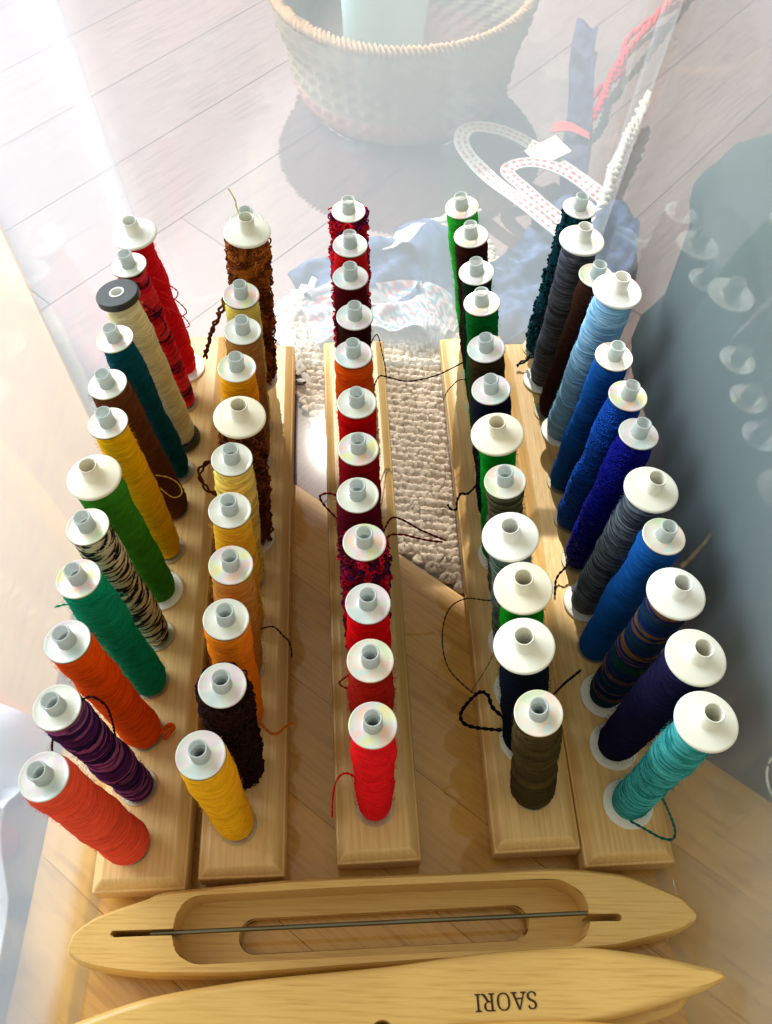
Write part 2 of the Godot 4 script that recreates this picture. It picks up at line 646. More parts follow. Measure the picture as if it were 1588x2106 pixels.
# ---------------------------------------------------------------- wooden racks
func rack(k: int, at: Vector3, yaw: float, roll: float, width: float, length: float, label: String) -> void:
	# origin on the top face, in the middle of its front edge; the rack runs towards -z
	var o := thing("bobbin_rack", label, "wooden rack", at, "wooden racks that hold the bobbins")
	o.basis = Basis(Vector3.UP, yaw) * Basis(Vector3.FORWARD, roll)
	var t := PackedVector3Array()
	var hw := width / 2
	var loops := []
	var thick := 0.0185
	for e in [[-thick, 0.0006], [-thick + 0.0006, 0.0], [-0.0062, 0.0], [-0.0052, 0.0005], [-0.0047, 0.0014], [-0.0038, 0.0019], [-0.0016, 0.0036], [-0.0004, 0.0048], [0.0, 0.0058]]:
		var i: float = e[1]
		var q := 0.0008
		loops.append(PackedVector3Array([Vector3(hw - i, e[0], -i - q), Vector3(hw - i, e[0], -length + i + q), Vector3(hw - i - q, e[0], -length + i), Vector3(-hw + i + q, e[0], -length + i), Vector3(-hw + i, e[0], -length + i + q), Vector3(-hw + i, e[0], -i - q), Vector3(-hw + i + q, e[0], -i), Vector3(hw - i - q, e[0], -i)]))
	for j in loops.size() - 1:
		strip(t, loops[j], loops[j + 1])
	cap(t, loops[loops.size() - 1])
	cap(t, loops[0], true)
	part("base_board", soup(t, 28.0), grained(Color(1, 1, 1), M.maple_tex, Vector3(38, 38, 1.8), 0.36, Vector3(k * 0.37, k * 0.21, k * 0.13), M.grain_bump, 0.02), o)

# ---------------------------------------------------------------- shuttles
func solid_shuttle(o: Node3D, outline: String, y0: float, y1: float, m: Material, hole := "") -> void:
	var n := 120
	var p := even(pts2(outline), n, true)
	var t := PackedVector3Array()
	var hh := y1 - y0
	var loops := [loop_at(p, y0, 0.004), loop_at(p, y0 + hh * 0.25, 0.0008), loop_at(p, y0 + hh * 0.5, 0.0), loop_at(p, y1 - 0.0036, 0.0002), loop_at(p, y1 - 0.0018, 0.0009), loop_at(p, y1 - 0.0005, 0.0022), loop_at(p, y1, 0.004)]
	for k in loops.size() - 1:
		strip(t, loops[k], loops[k + 1])
	cap(t, loops[0], true)
	if hole:
		var f := hole.split_floats(",")
		var rim := PackedVector2Array()
		for q in loops[6]:
			var a := atan2(q.z - f[1], q.x - f[0])
			rim.append(Vector2(f[0] + cos(a) * f[2], f[1] + sin(a) * f[2]))
		var a0 := loop_at(rim, y1, 0.0)
		var a1 := loop_at(rim, y1 - 0.001, 0.0006)
		var a2 := loop_at(rim, y0 + 0.004, 0.0006)
		strip(t, loops[6], a0)
		strip(t, a0, a1)
		strip(t, a1, a2)
		cap(t, a2)
	else:
		cap(t, loops[6])
	part("body", soup(t, 35.0), m, o)

func boat_shuttle(o: Node3D, m: Material) -> void:
	var y0 := BIN_Y + 0.0006
	var y1 := 0.006
	var n := 280
	# both outlines run from the left tip along the far side to the right tip and back along the near side,
	# in six stretches that face one another across the rim
	var outer := PackedVector2Array()
	var inner := PackedVector2Array()
	var outs := ["-146.2,-54.5 -144.3,-60.1 -134.2,-67.4 -112,-75.3", "-112,-75.3 -101.2,-78.9 -43.1,-85.0 27.8,-89.0 87.3,-92.1 110,-90.6", "110,-90.6 122.6,-88.7 144.9,-80.2 150.4,-74.8 152.0,-71.6", "152.0,-71.6 151.2,-68.6 142.1,-63.4 112,-56.3", "112,-56.3 72.4,-52.3 4.5,-47.4 -62.5,-42.2 -104,-41.5", "-104,-41.5 -120,-42.6 -136.8,-45.2 -145.2,-50.2 -146.2,-54.5"]
	var ins := ["-126.6,-59.2 -126,-60.3 -124.8,-60.7 -112,-61.2 -97.6,-61.9", "-97.6,-61.9 -97.2,-66 -96.2,-70 -93.2,-74 -88,-76.4 -79,-77.4 0,-82.4 79.9,-86.4 90,-85 96.2,-81.4 99.2,-77 99.9,-71.2", "99.9,-71.2 106,-71.2 113.2,-71.4 114.8,-70.9 115.2,-69.8", "115.2,-69.8 114.8,-68.6 113.2,-68.0 106,-67.9 99.9,-67.6", "99.9,-67.6 99,-64.6 96,-60 91.5,-57.6 86.4,-56.6 4.5,-52.0 -78.7,-47.0 -86,-47.2 -92,-49.6 -95.6,-53 -97.7,-58.9", "-97.7,-58.9 -112,-58.4 -124.8,-57.7 -126,-58.1 -126.6,-59.2"]
	var counts := [40, 60, 40, 40, 60, 40]
	for k in 6:
		var po := even(pts2(outs[k]), counts[k] + 1, false)
		var pi := even(pts2(ins[k]), counts[k] + 1, false)
		for i in counts[k]:
			outer.append(po[i])
			inner.append(pi[i])
	# the long oval opening in the bottom of the hollow
	var slot := PackedVector2Array()
	for i in n:
		var a := PI + TAU * i / n
		var c := Vector2(2.4, -65.8) / 1000.0
		var d := Vector2(cos(a), sin(a))
		var along := Vector2(1.0, -0.062).normalized()
		var q := c + along * (signf(d.x) * 0.0635 if absf(d.x) > 0.02 else 0.0) + d * 0.0082
		slot.append(q)
	var t := PackedVector3Array()
	var loops := [loop_at(outer, y0, 0.004), loop_at(outer, y0 + 0.006, 0.0008), loop_at(outer, y0 + 0.014, 0.0), loop_at(outer, y1 - 0.0032, 0.0002), loop_at(outer, y1 - 0.0014, 0.0009), loop_at(outer, y1 - 0.0004, 0.0016), loop_at(outer, y1, 0.0020)]
	for k in loops.size() - 1:
		strip(t, loops[k], loops[k + 1])
	var well := [loop_at(inner, y1, 0.0), loop_at(inner, y1 - 0.0006, 0.0), loop_at(inner, y0 + 0.0055, 0.0)]
	for k in 2:
		strip(t, well[k], well[k + 1])
	var bore := [loop_at(slot, y0 + 0.0055, 0.0), loop_at(slot, y0 + 0.005, 0.0003), loop_at(slot, y0, 0.0003)]
	for k in 2:
		strip(t, bore[k], bore[k + 1])
	for pair in [[loops[6], well[0], false], [well[2], bore[0], false], [loops[0], bore[2], true]]:
		for side in 2:
			var ring := PackedVector3Array()
			for i in n / 2 + 1:
				ring.append(pair[0][(i + side * n / 2) % n])
			for i in n / 2 + 1:
				ring.append(pair[1][(n / 2 - i + side * n / 2) % n])
			cap(t, ring, pair[2])
	part("body", soup(t, 35.0), m, o)
	var a := Vector3(-0.1085, 0.0022, -0.0600)
	var b := Vector3(0.1012, 0.0012, -0.0722)
	var rod := CylinderMesh.new()
	rod.top_radius = 0.0011
	rod.bottom_radius = 0.0011
	rod.height = a.distance_to(b)
	rod.radial_segments = 14
	var yv := (b - a).normalized()
	var xv := yv.cross(Vector3.UP).normalized()
	part("bobbin_rod", rod, M.steel, o, Transform3D(Basis(xv, yv, xv.cross(yv)), (a + b) / 2))

# ---------------------------------------------------------------- cloth, ribbons
# a band of cloth along a path: wide, with soft folds, real thickness and a woven or printed colour
func band(path: PackedVector3Array, width: float, folds: float, colour: Callable, across := 10, per := 8, thick := 0.0009, seed_ := 0.0) -> ArrayMesh:
	var pts := smooth_path(path, per)
	var grid := []
	var gc := []
	var run := 0.0
	for i in pts.size():
		var tan := pts[mini(i + 1, pts.size() - 1)] - pts[maxi(i - 1, 0)]
		tan = tan.normalized()
		if i:
			run += pts[i].distance_to(pts[i - 1])
		var side := tan.cross(Vector3.UP)
		side = side.normalized() if side.length() > 0.05 else Vector3(1, 0, 0)
		var row := PackedVector3Array()
		var rc := []
		for j in across + 1:
			var f := float(j) / across - 0.5
			var p := pts[i] + side * f * width
			p.y += folds * (soft.get_noise_3d(f * width * 3600.0, run * 1900.0, seed_) + 0.22 * soft.get_noise_3d(f * width * 11000.0, run * 5200.0, seed_ + 50.0))
			row.append(p)
			rc.append(colour.call(run, f * width))
		grid.append(row)
		gc.append(rc)
	var t := PackedVector3Array()
	var cols := PackedColorArray()
	var down := Vector3(0, -thick, 0)
	for i in grid.size() - 1:
		for j in across:
			var a: Vector3 = grid[i][j]
			var b: Vector3 = grid[i][j + 1]
			var c: Vector3 = grid[i + 1][j + 1]
			var d: Vector3 = grid[i + 1][j]
			t.append_array([a, b, c, a, c, d, a + down, c + down, b + down, a + down, d + down, c + down])
			for q in [gc[i][j], gc[i][j + 1], gc[i + 1][j + 1], gc[i][j], gc[i + 1][j + 1], gc[i + 1][j], gc[i][j], gc[i + 1][j + 1], gc[i][j + 1], gc[i][j], gc[i + 1][j], gc[i + 1][j + 1]]:
				cols.append(q)
		for j in [0, across]:
			var a: Vector3 = grid[i][j]
			var d: Vector3 = grid[i + 1][j]
			if j == 0:
				t.append_array([a, d, d + down, a, d + down, a + down])
			else:
				t.append_array([a, d + down, d, a, a + down, d + down])
			for q in 6:
				cols.append(gc[i][j])
	return soup(t, 70.0, cols)

# ---------------------------------------------------------------- scene
func _ready() -> void:
	rng.seed = 20
	soft.seed = 3
	soft.frequency = 0.01
	soft.noise_type = FastNoiseLite.TYPE_SIMPLEX_SMOOTH
	soft.fractal_type = FastNoiseLite.FRACTAL_NONE
	fine.seed = 8
	fine.frequency = 0.02
	fine.noise_type = FastNoiseLite.TYPE_SIMPLEX_SMOOTH
	fine.fractal_type = FastNoiseLite.FRACTAL_NONE

	var cam := Camera3D.new()
	cam.name = "camera"
	var back := Vector3(0, 0.84302669, 0.53787174)
	var right := Vector3(0.99988617, 0.00811549, -0.01271972)
	cam.transform = Transform3D(Basis(right, back.cross(right), back), Vector3(0, 0.47077, 0))
	cam.fov = 59.1655
	cam.near = 0.02
	cam.far = 30.0
	add_child(cam)
	cam.current = true

	var env := Environment.new()
	env.background_mode = Environment.BG_COLOR
	env.background_color = Color(0.315, 0.286, 0.21).linear_to_srgb()
	env.tonemap_mode = Environment.TONE_MAPPER_LINEAR
	env.tonemap_exposure = 2.15
	env.sdfgi_enabled = true
	env.ssao_enabled = true
	env.ssil_enabled = true
	var we := WorldEnvironment.new()
	we.name = "environment"
	we.environment = env
	add_child(we)

	var sun := DirectionalLight3D.new()
	sun.name = "sun"
	sun.light_energy = 0.75
	sun.light_color = Color(1.0, 0.97, 0.92)
	sun.light_angular_distance = 0.6
	sun.shadow_enabled = true
	add_child(sun)
	sun.basis = Basis.looking_at(Vector3(0.06, -0.8, 0.6).normalized())

	var win := AreaLight3D.new()
	win.name = "window_light"
	win.area_size = Vector2(1.5, 1.2)
	win.light_energy = 3.3
	win.light_color = Color(0.93, 0.97, 1.0)
	win.shadow_enabled = true
	win.area_range = 8.0
	add_child(win)
	var wp := Vector3(-1.2, 0.85, -1.05)
	win.transform = Transform3D(Basis.looking_at((Vector3(0, 0, -0.25) - wp).normalized()), wp)

	materials()
	bobbin_shapes()
	setting()
	bin()
	outside()
	racks_and_bobbins()
	shuttles()

func materials() -> void:
	M.maple_tex = noise_tex(512, 0.022, 5, [[0.0, col(206, 166, 104)], [0.3, col(217, 178, 114)], [0.55, col(224, 187, 124)], [0.8, col(228, 193, 131)], [1.0, col(213, 173, 110)]], 11)
	M.grain_bump = noise_tex(512, 0.06, 3, [], 12, true, 3.0)
	M.shuttle_tex = noise_tex(512, 0.02, 5, [[0.0, col(198, 152, 80)], [0.3, col(214, 173, 98)], [0.6, col(222, 184, 108)], [0.85, col(218, 178, 103)], [1.0, col(200, 155, 84)]], 15)
	M.plank_tex = noise_tex(512, 0.018, 5, [[0.0, col(194, 140, 50)], [0.35, col(218, 164, 68)], [0.6, col(228, 176, 80)], [1.0, col(202, 148, 58)]], 17)
	M.floor_tex = noise_tex(512, 0.018, 5, [[0.0, col(84, 62, 60)], [0.35, col(106, 80, 78)], [0.6, col(116, 90, 88)], [1.0, col(92, 68, 66)]], 18)
	M.yarn = mat(Color(1, 1, 1), 0.92)
	M.yarn.vertex_color_use_as_albedo = true
	M.yarn.metallic_specular = 0.22
	M.yarn.cull_mode = BaseMaterial3D.CULL_DISABLED
	M.glitter = M.yarn.duplicate()
	M.glitter.roughness = 0.35
	M.glitter.metallic = 0.3
	M.glitter.normal_enabled = true
	M.glitter.normal_texture = noise_tex(256, 0.12, 1, [], 19, true, 10.0, FastNoiseLite.TYPE_CELLULAR)
	M.glitter.uv1_scale = Vector3(2, 3, 1)
	M.white = mat(col(232, 233, 226), 0.3)
	M.black = mat(col(38, 42, 40), 0.5)
	M.tube = mat(Color(0.78, 0.82, 0.81, 0.7), 0.3)
	M.tube.transparency = BaseMaterial3D.TRANSPARENCY_ALPHA
	M.tube.backlight_enabled = true
	M.tube.backlight = Color(0.5, 0.52, 0.52)
	M.tin = mat(col(198, 190, 165), 0.35)
	M.tin.metallic = 0.6
	M.brass = mat(col(74, 60, 34), 0.4)
	M.brass.metallic = 0.5
	M.cream = mat(col(232, 226, 204), 0.32)
	M.ivory = mat(col(230, 230, 216), 0.36)
	M.steel = mat(col(120, 122, 105), 0.3)
	M.steel.metallic = 0.9
	# pressed foil discs: plain cream, and foils with patches of pastel colour
	M.discs = []
	var foils := [
		[[0.0, col(214, 216, 204)], [0.5, col(226, 228, 218)], [1.0, col(220, 222, 208)]],
		[[0.0, col(205, 222, 190)], [0.3, col(232, 228, 200)], [0.5, col(224, 226, 216)], [0.7, col(238, 214, 200)], [1.0, col(200, 222, 216)]],
		[[0.0, col(236, 214, 160)], [0.3, col(222, 226, 180)], [0.5, col(212, 222, 216)], [0.75, col(230, 208, 214)], [1.0, col(238, 204, 164)]],
		[[0.0, col(196, 214, 212)], [0.35, col(214, 222, 220)], [0.55, col(222, 226, 214)], [0.8, col(224, 208, 218)], [1.0, col(200, 220, 196)]]]
	for k in 4:
		var m := mat(Color(1, 1, 1), 0.3)
		m.metallic = 0.25
		m.albedo_texture = noise_tex(128, 0.010, 2, foils[k], 30 + k)
		M.discs.append(m)

func setting() -> void:
	# the wooden floor: boards that run away to the back right
	var fl := Node3D.new()
	fl.name = "floor"
	fl.set_meta("kind", "structure")
	add_child(fl)
	fl.position = Vector3(0, FLOOR_Y, -0.45)
	fl.rotation.y = atan2(-0.65, 0.76)
	var under := BoxMesh.new()
	under.size = Vector3(9, 0.02, 9)
	part("subfloor", under, mat(col(90, 62, 36), 0.8), fl, Transform3D(Basis(), Vector3(0, -0.026, 0)))
	var boards := []
	for k in 3:
		boards.append([chamfer_box(Vector3(0.0948, 0.016, 0.6), 0.0004), chamfer_box(Vector3(0.0948, 0.016, 0.9), 0.0004)])
	var mats := []
	for k in 5:
		var tone: Color = [Color(1, 1, 1), Color(0.96, 0.955, 0.95), Color(1.0, 0.98, 0.96), Color(0.93, 0.92, 0.91), Color(0.98, 0.97, 0.96)][k]
		mats.append(grained(tone, M.floor_tex, Vector3(20, 20, 1.1), 0.5, Vector3(k * 0.31, k * 0.17, k * 0.23), M.grain_bump, 0.01))
	for i in range(-12, 13):
		var z := -1.35 + 0.3 * hash1(i + 40)
		var j := 0
		while z < 1.2:
			var long := 1 if hash1(i * 9 + j + 100) > 0.5 else 0
			var l: float = [0.6, 0.9][long]
			part("plank", boards[0][long], mats[int(hash1(i * 5 + j * 3 + 300) * 4.99)], fl, Transform3D(Basis(), Vector3(i * 0.095, -0.008, z + l / 2)))
			z += l + 0.0003
			j += 1
	# the wall with the tall window the sun comes through: its lintel shades the near half of the floor
	var lintel := BoxMesh.new()
	lintel.size = Vector3(5.0, 1.0, 0.12)
	var o := part("window_wall", lintel, mat(col(225, 222, 214), 0.8))
	o.set_meta("kind", "structure")
	o.set_meta("label", "pale wall above the tall window")
	var u := Vector3(0.8, 0, 0.6)
	var edge := Vector3(-0.0647, -0.024, -0.3406) - Vector3(0.06, -0.8, 0.6) * 2.05
	o.transform = Transform3D(Basis(u, Vector3.UP, u.cross(Vector3.UP)), edge + Vector3(0, 0.5, 0) + u * 0.3 + u.cross(Vector3.UP) * 0.06)

func bin() -> void:
	var o := thing("plastic_bin", "clear frosted plastic storage bin around the bobbin racks", "bin")
	var lo := [Vector3(-0.160, 0, -0.453), Vector3(0.126, 0, -0.456), Vector3(0.165, 0, 0.04), Vector3(-0.154, 0, 0.04)]
	var loop := func(y: float, grow: float, inward: float) -> PackedVector3Array:
		var out := PackedVector3Array()
		var c := []
		for k in 4:
			var sx := -1.0 if k == 0 or k == 3 else 1.0
			var sz := -1.0 if k < 2 else 1.0
			c.append(Vector3(lo[k].x + sx * (grow - inward), y, lo[k].z + sz * (grow - inward)))
		for k in 4:
			var here: Vector3 = c[k]
			var before: Vector3 = (c[(k + 3) % 4] - here).normalized()
			var after: Vector3 = (c[(k + 1) % 4] - here).normalized()
			var rr := 0.022
			for s in 7:
				var f := s / 6.0
				var a := here + before * rr
				var b := here + after * rr
				out.append(a.lerp(here, f).lerp(here.lerp(b, f), f))
		return out
	var h := 0.29
	var t := PackedVector3Array()
	var rows := [[BIN_Y - 0.003, 0.0, 0.012], [BIN_Y - 0.0022, 0.0, 0.007], [BIN_Y - 0.0005, 0.0, 0.003], [BIN_Y + 0.003, 0.0, 0.0008], [BIN_Y + 0.008, 0.001, 0.0]]
	for k in 9:
		var y := BIN_Y + 0.008 + (h - 0.008) * (k + 1) / 9.0
		rows.append([y, 0.001 + 0.1 * (y - BIN_Y - 0.008), 0.0])
	for k in rows.size() - 1:
		strip(t, loop.call(rows[k][0], rows[k][1], rows[k][2]), loop.call(rows[k + 1][0], rows[k + 1][1], rows[k + 1][2]))
	part("wall", soup(t, 60.0), M.get("bin_wall", bin_wall()), o)
	var ft := PackedVector3Array()
	cap(ft, loop.call(BIN_Y - 0.003, 0.0, 0.012))
	part("bin_floor", soup(ft, 60.0), bin_floor(), o)
	# rolled rim
	var rim := PackedVector3Array()
	var g := 0.001 + 0.1 * (h - 0.008)
	var yt := BIN_Y + h
	var lips := [loop.call(yt, g, 0.0), loop.call(yt + 0.003, g + 0.003, 0.0), loop.call(yt + 0.003, g + 0.013, 0.0), loop.call(yt - 0.008, g + 0.015, 0.0), loop.call(yt - 0.008, g + 0.0135, 0.0), loop.call(yt + 0.0015, g + 0.0115, 0.0), loop.call(yt + 0.0015, g + 0.0035, 0.0)]
	for k in lips.size() - 1:
		strip(rim, lips[k], lips[k + 1])
	part("rim", soup(rim, 50.0), bin_wall(), o)
	# thicker corners of the moulding
	for k in 2:
		var post := PackedVector3Array()
		for i in 6:
			var yy := BIN_Y + 0.02 + i * 0.053
			var gg := 0.001 + 0.1 * (yy - BIN_Y - 0.008) - 0.006
			post.append(Vector3(lo[k].x + (-gg if k == 0 else gg), yy, lo[k].z - gg))
		var rib := CylinderMesh.new()
		rib.top_radius = 0.0048
		rib.bottom_radius = 0.0048
		rib.height = post[0].distance_to(post[5])
		rib.radial_segments = 20
		var yv := (post[5] - post[0]).normalized()
		var xv := yv.cross(Vector3.BACK).normalized()
		part("corner_rib", rib, pane(Color(0.85, 0.9, 0.95, 0.04), 0.08, 0.16, Color(0.85, 0.93, 1.0)), o, Transform3D(Basis(xv, yv, xv.cross(yv)), (post[0] + post[5]) / 2))
	# the moulded mark low on the right wall
	var mark := PackedVector3Array()
	for k in 3:
		var c := Vector3(0.1672, 0.072, -0.118) + Vector3(0.001, 0.008 * cos(TAU * k / 3), 0.008 * sin(TAU * k / 3))
		var arc := PackedVector3Array()
		for s in 7:
			var a := TAU * k / 3 + s * 0.32
			var yy := 0.075 + 0.009 * cos(a)
			arc.append(Vector3(0.1655 + 0.1 * (yy + 0.014) - 0.0006, yy, -0.117 + 0.009 * sin(a)))
		part("moulded_mark", strand(arc, 0.0007, Color(0.85, 0.87, 0.87), 1, 5), M.white, o)

func bin_wall() -> StandardMaterial3D:
	return pane(Color(0.8, 0.88, 0.92, 0.17), 0.045, 0.46, Color(0.78, 0.9, 1.0))

func bin_floor() -> StandardMaterial3D:
	return pane(Color(0.9, 0.9, 0.88, 0.015), 0.05, 0.0)

func outside() -> void:
	# white woven cotton mat that lies half under the bin
	var cotton := mat(Color(1, 1, 1), 0.9)
	cotton.vertex_color_use_as_albedo = true
	var ground := FLOOR_Y
	var mat_o := thing("woven_mat", "white knotted cotton mat on the floor, half under the bin", "mat", Vector3(0.06, ground, -0.42))
	var shape := PackedVector2Array([Vector2(-0.078, -0.498), Vector2(-0.066, -0.43), Vector2(-0.016, -0.312), Vector2(0.085, -0.236), Vector2(0.12, -0.42), Vector2(0.07, -0.62)])
	var sheet := PackedVector3Array()
	for p in shape:
		sheet.append(Vector3(p.x - 0.06, 0.001, p.y + 0.42))
	var st := PackedVector3Array()
	var low := PackedVector3Array()
	for p in sheet:
		low.append(p - Vector3(0, 0.0008, 0))
	cap(st, sheet)
	strip(st, sheet, low)
	cap(st, low, true)
	part("backing", soup(st), mat(col(176, 156, 130), 0.9), mat_o)
	var knot := ring_mesh(0.0027, 0.0015, 9, 7, 0.9)
	var places := []
	var tints := []
	for i in range(-40, 60):
		for j in range(-50, 50):
			var p := Vector2(0.05, -0.4) + Vector2(0.78, 0.62).normalized() * (i * 0.0056) + Vector2(0.4, 0.92).normalized() * (j * 0.0068 + 0.0034 * (i % 2))
			p += Vector2(rng.randf_range(-1, 1), rng.randf_range(-1, 1)) * 0.0008
			if Geometry2D.is_point_in_polygon(p, shape):
				var b := Basis.from_euler(Vector3(rng.randf_range(-0.5, 0.5), 0.9 + rng.randf_range(-0.3, 0.3), 0.5 + rng.randf_range(-0.3, 0.3))).scaled(Vector3(1.35, 1, 0.9))
				places.append(Transform3D(b, Vector3(p.x - 0.06, 0.0034 + rng.randf() * 0.0014, p.y + 0.42)))
				var g := rng.randf_range(0.7, 0.84)
				tints.append(Color(g, g * 0.86, g * 0.7))
	many("knots", knot, cotton, mat_o, places, tints)
	var edge := PackedVector3Array()
	for p in [Vector2(0.07, -0.62), Vector2(-0.03, -0.545), Vector2(-0.078, -0.5), Vector2(-0.073, -0.46), Vector2(-0.064, -0.43)]:
		edge.append(Vector3(p.x - 0.06, 0.008, p.y + 0.42))
	part("braided_edge", strand(edge, 0.0075, col(224, 220, 214), 2, 8, 420.0), cotton, mat_o)
	part("braided_edge", strand(edge, 0.006, col(214, 212, 208), 2, 8, -380.0), cotton, mat_o, Transform3D(Basis(), Vector3(0.004, -0.001, 0.006)))

	# golden board of joined strips under the near half of the bin, its back edge slanting across
	var bd := thing("joined_board", "golden wooden board of joined strips under the near half of the bin", "board", Vector3(0, ground, 0))
	var u := Vector2(0.8, 0.6)
	var w := Vector2(-0.6, 0.8)
	var clip := PackedVector2Array([Vector2(-0.178, -1), Vector2(1.2, -1), Vector2(1.2, 0.32), Vector2(-0.178, 0.32)])
	var tones := []
	for k in 4:
		var g: float = [1.0, 0.955, 0.985, 0.94][k]
		var m := grained(Color(minf(g, 1.0), minf(g * 0.99, 1.0), minf(g * 0.97, 1.0)), M.plank_tex, Vector3(1.4, 24, 24), 0.4, Vector3(k * 0.29, k * 0.41, k * 0.17), M.grain_bump, 0.008)
		tones.append(m)
	for k in 14:
		var a := Vector2(-0.0647, -0.3406) + w * (k * 0.052 + 0.0001)
		var wide := 0.0518
		var quad := PackedVector2Array([a - u * 0.6, a + u * 1.1, a + u * 1.1 + w * wide, a - u * 0.6 + w * wide])
		for poly in Geometry2D.intersect_polygons(quad, clip):
			var c := Vector2.ZERO
			for q in poly:
				c += q / poly.size()
			var local := PackedVector2Array()
			for q in poly:
				var d: Vector2 = q - c
				local.append(Vector2(d.dot(u), d.dot(w)))
			var pt := PackedVector3Array()
			var l0 := loop_at(local, 0.0, 0.0)
			var l1 := loop_at(local, 0.0081, 0.0)
			var l2 := loop_at(local, 0.0083, 0.0002)
			strip(pt, l0, l1)
			strip(pt, l1, l2)
			cap(pt, l2)
			cap(pt, l0, true)
			part("strip", soup(pt, 30.0), tones[(k * 3 + k / 2) % 4], bd, Transform3D(Basis(Vector3(u.x, 0, u.y), Vector3.UP, Vector3(w.x, 0, w.y)), Vector3(c.x, 0, c.y)))

	# cloths on the mat
	var blue := func(run: float, f: float) -> Color:
		var g := 0.8 + 0.5 * soft.get_noise_2d(run * 9000.0, f * 9000.0) + 0.25 * fine.get_noise_2d(run * 60000.0, f * 60000.0)
		return Color(0.07 * g, 0.1 * g, 0.19 * g)
	var denim := func(run: float, f: float) -> Color:
		var g := 0.9 + 0.3 * fine.get_noise_2d(run * 50000.0, f * 50000.0)
		var cell := int(floorf(run / 0.034)) * 3 + int(floorf((f + 0.2) / 0.024)) * 5
		var seam := minf(fposmod(run, 0.034), fposmod(f + 0.2, 0.024)) < 0.0011
		if seam:
			return Color(0.04, 0.055, 0.1)
		return Color(0.36 * g, 0.36 * g, 0.38 * g) if cell % 4 == 0 else Color(0.075 * g, 0.11 * g, 0.2 * g) * (0.8 + 0.5 * hash1(cell))
	var print_ := func(run: float, f: float) -> Color:
		var s := fine.get_noise_2d(run * 26000.0, f * 26000.0)
		return Color(0.12, 0.24, 0.3) if s > 0.2 else (Color(0.5, 0.16, 0.16) if s < -0.4 else Color(0.55, 0.55, 0.54))
	var pale := func(run: float, f: float) -> Color:
		var g := 0.7 + 0.2 * soft.get_noise_2d(run * 8000.0, f * 8000.0)
		return Color(g, g * 0.97, g * 0.96)
	var cl := thing("folded_cloth", "crumpled blue denim cloth with white patches behind the far wall", "cloth", Vector3(0, ground, 0))
	part("cloth", band(pts3("-58,12,-500 -30,24,-520 0,20,-530 26,26,-535 60,16,-520"), 0.07, 0.012, denim, 26, 14, 0.0012, 5.0), M.yarn, cl)
	cl = thing("folded_cloth", "white cloth strip with a small faded print lying over the denim", "cloth", Vector3(0, ground, 0))
	part("cloth", band(pts3("-60,14,-478 -30,22,-488 0,20,-492 30,26,-486 48,14,-476"), 0.042, 0.009, print_, 26, 14, 0.0012, 25.0), M.yarn, cl)
	cl = thing("folded_cloth", "dark blue cloth on the floor between the white tape and the mat", "cloth", Vector3(0, ground, 0))
	part("cloth", band(pts3("60,14,-500 85,22,-505 120,18,-520 150,22,-560 160,14,-620"), 0.085, 0.012, blue, 28, 14, 0.0012, 45.0), M.yarn, cl)
	cl = thing("folded_cloth", "faded grey blue cloth standing in a fold behind the third rack", "cloth", Vector3(0, ground, 0))
	part("cloth", band(pts3("0,26,-560 20,44,-548 34,46,-530 40,26,-505 46,16,-488"), 0.03, 0.006, denim, 20, 16, 0.0012, 85.0), M.yarn, cl)
	# white tape with a dotted red stitch
	var tape_c := func(run: float, f: float) -> Color:
		var on := absf(absf(f) - 0.0028) < 0.0013 and fposmod(run, 0.0062) < 0.0036
		return Color(0.42, 0.1, 0.1) if on else Color(0.6, 0.58, 0.56)
	var tp := thing("woven_tape", "white woven tape with red dotted stitches, looped on the floor", "tape", Vector3(0, ground, 0))
	part("tape", band(pts3("172,20,-628 130,26,-668 95,32,-690 66,34,-690 60,32,-668 82,30,-628 118,28,-588 150,22,-550"), 0.013, 0.001, tape_c, 12, 26, 0.0009, 11.0), M.yarn, tp)
	tp = thing("woven_tape", "second white stitched tape, the outer strand beside the dark blue cloth", "tape", Vector3(0, ground, 0))
	part("tape", band(pts3("182,16,-610 150,26,-640 118,30,-650 96,30,-640 112,30,-612 134,28,-584 158,24,-556"), 0.012, 0.001, tape_c, 12, 26, 0.0009, 13.0), M.yarn, tp)
	tp = thing("paper_tag", "small plain white card tag lying among the looped tapes", "tag", Vector3(0.132, ground + 0.028, -0.668))
	part("card", chamfer_box(Vector3(0.034, 0.0008, 0.022), 0.0002), mat(col(236, 236, 232), 0.7), tp, Transform3D(Basis.from_euler(Vector3(0.1, 0.6, 0.05)), Vector3.ZERO))
	tp = thing("red_cloth_scrap", "small red cloth scrap lying beside the white card tag", "cloth", Vector3(0, ground, 0))
	part("scrap", band(pts3("140,24,-706 155,28,-702 172,22,-700"), 0.012, 0.003, func(_a: float, _b: float) -> Color: return Color(0.6, 0.1, 0.1), 6, 6, 0.001, 19.0), M.yarn, tp)
	# yarns
	var y := thing("red_yarn", "loose pink red yarn trailing over the floor by the far right corner", "yarn", Vector3(0, ground, 0))
	part("strand", strand(pts3("168,12,-716 190,18,-756 205,16,-800 240,22,-860 285,18,-936 330,14,-1010"), 0.0042, col(205, 52, 60), 2, 6, 330.0), M.yarn, y)
	part("strand", strand(pts3("160,10,-690 186,12,-772 214,14,-806 232,12,-872 296,10,-940"), 0.0034, col(190, 44, 54), 2, 6, 330.0), M.yarn, y)
	y = thing("white_cord", "thick white knotted cord standing by the far right corner of the bin", "cord", Vector3(0, ground, 0))
	part("cord", strand(pts3("158,10,-560 166,16,-588 176,20,-620 190,24,-660 209,26,-704 232,22,-760"), 0.0055, col(225, 220, 210), 2, 8, 420.0), cotton, y)
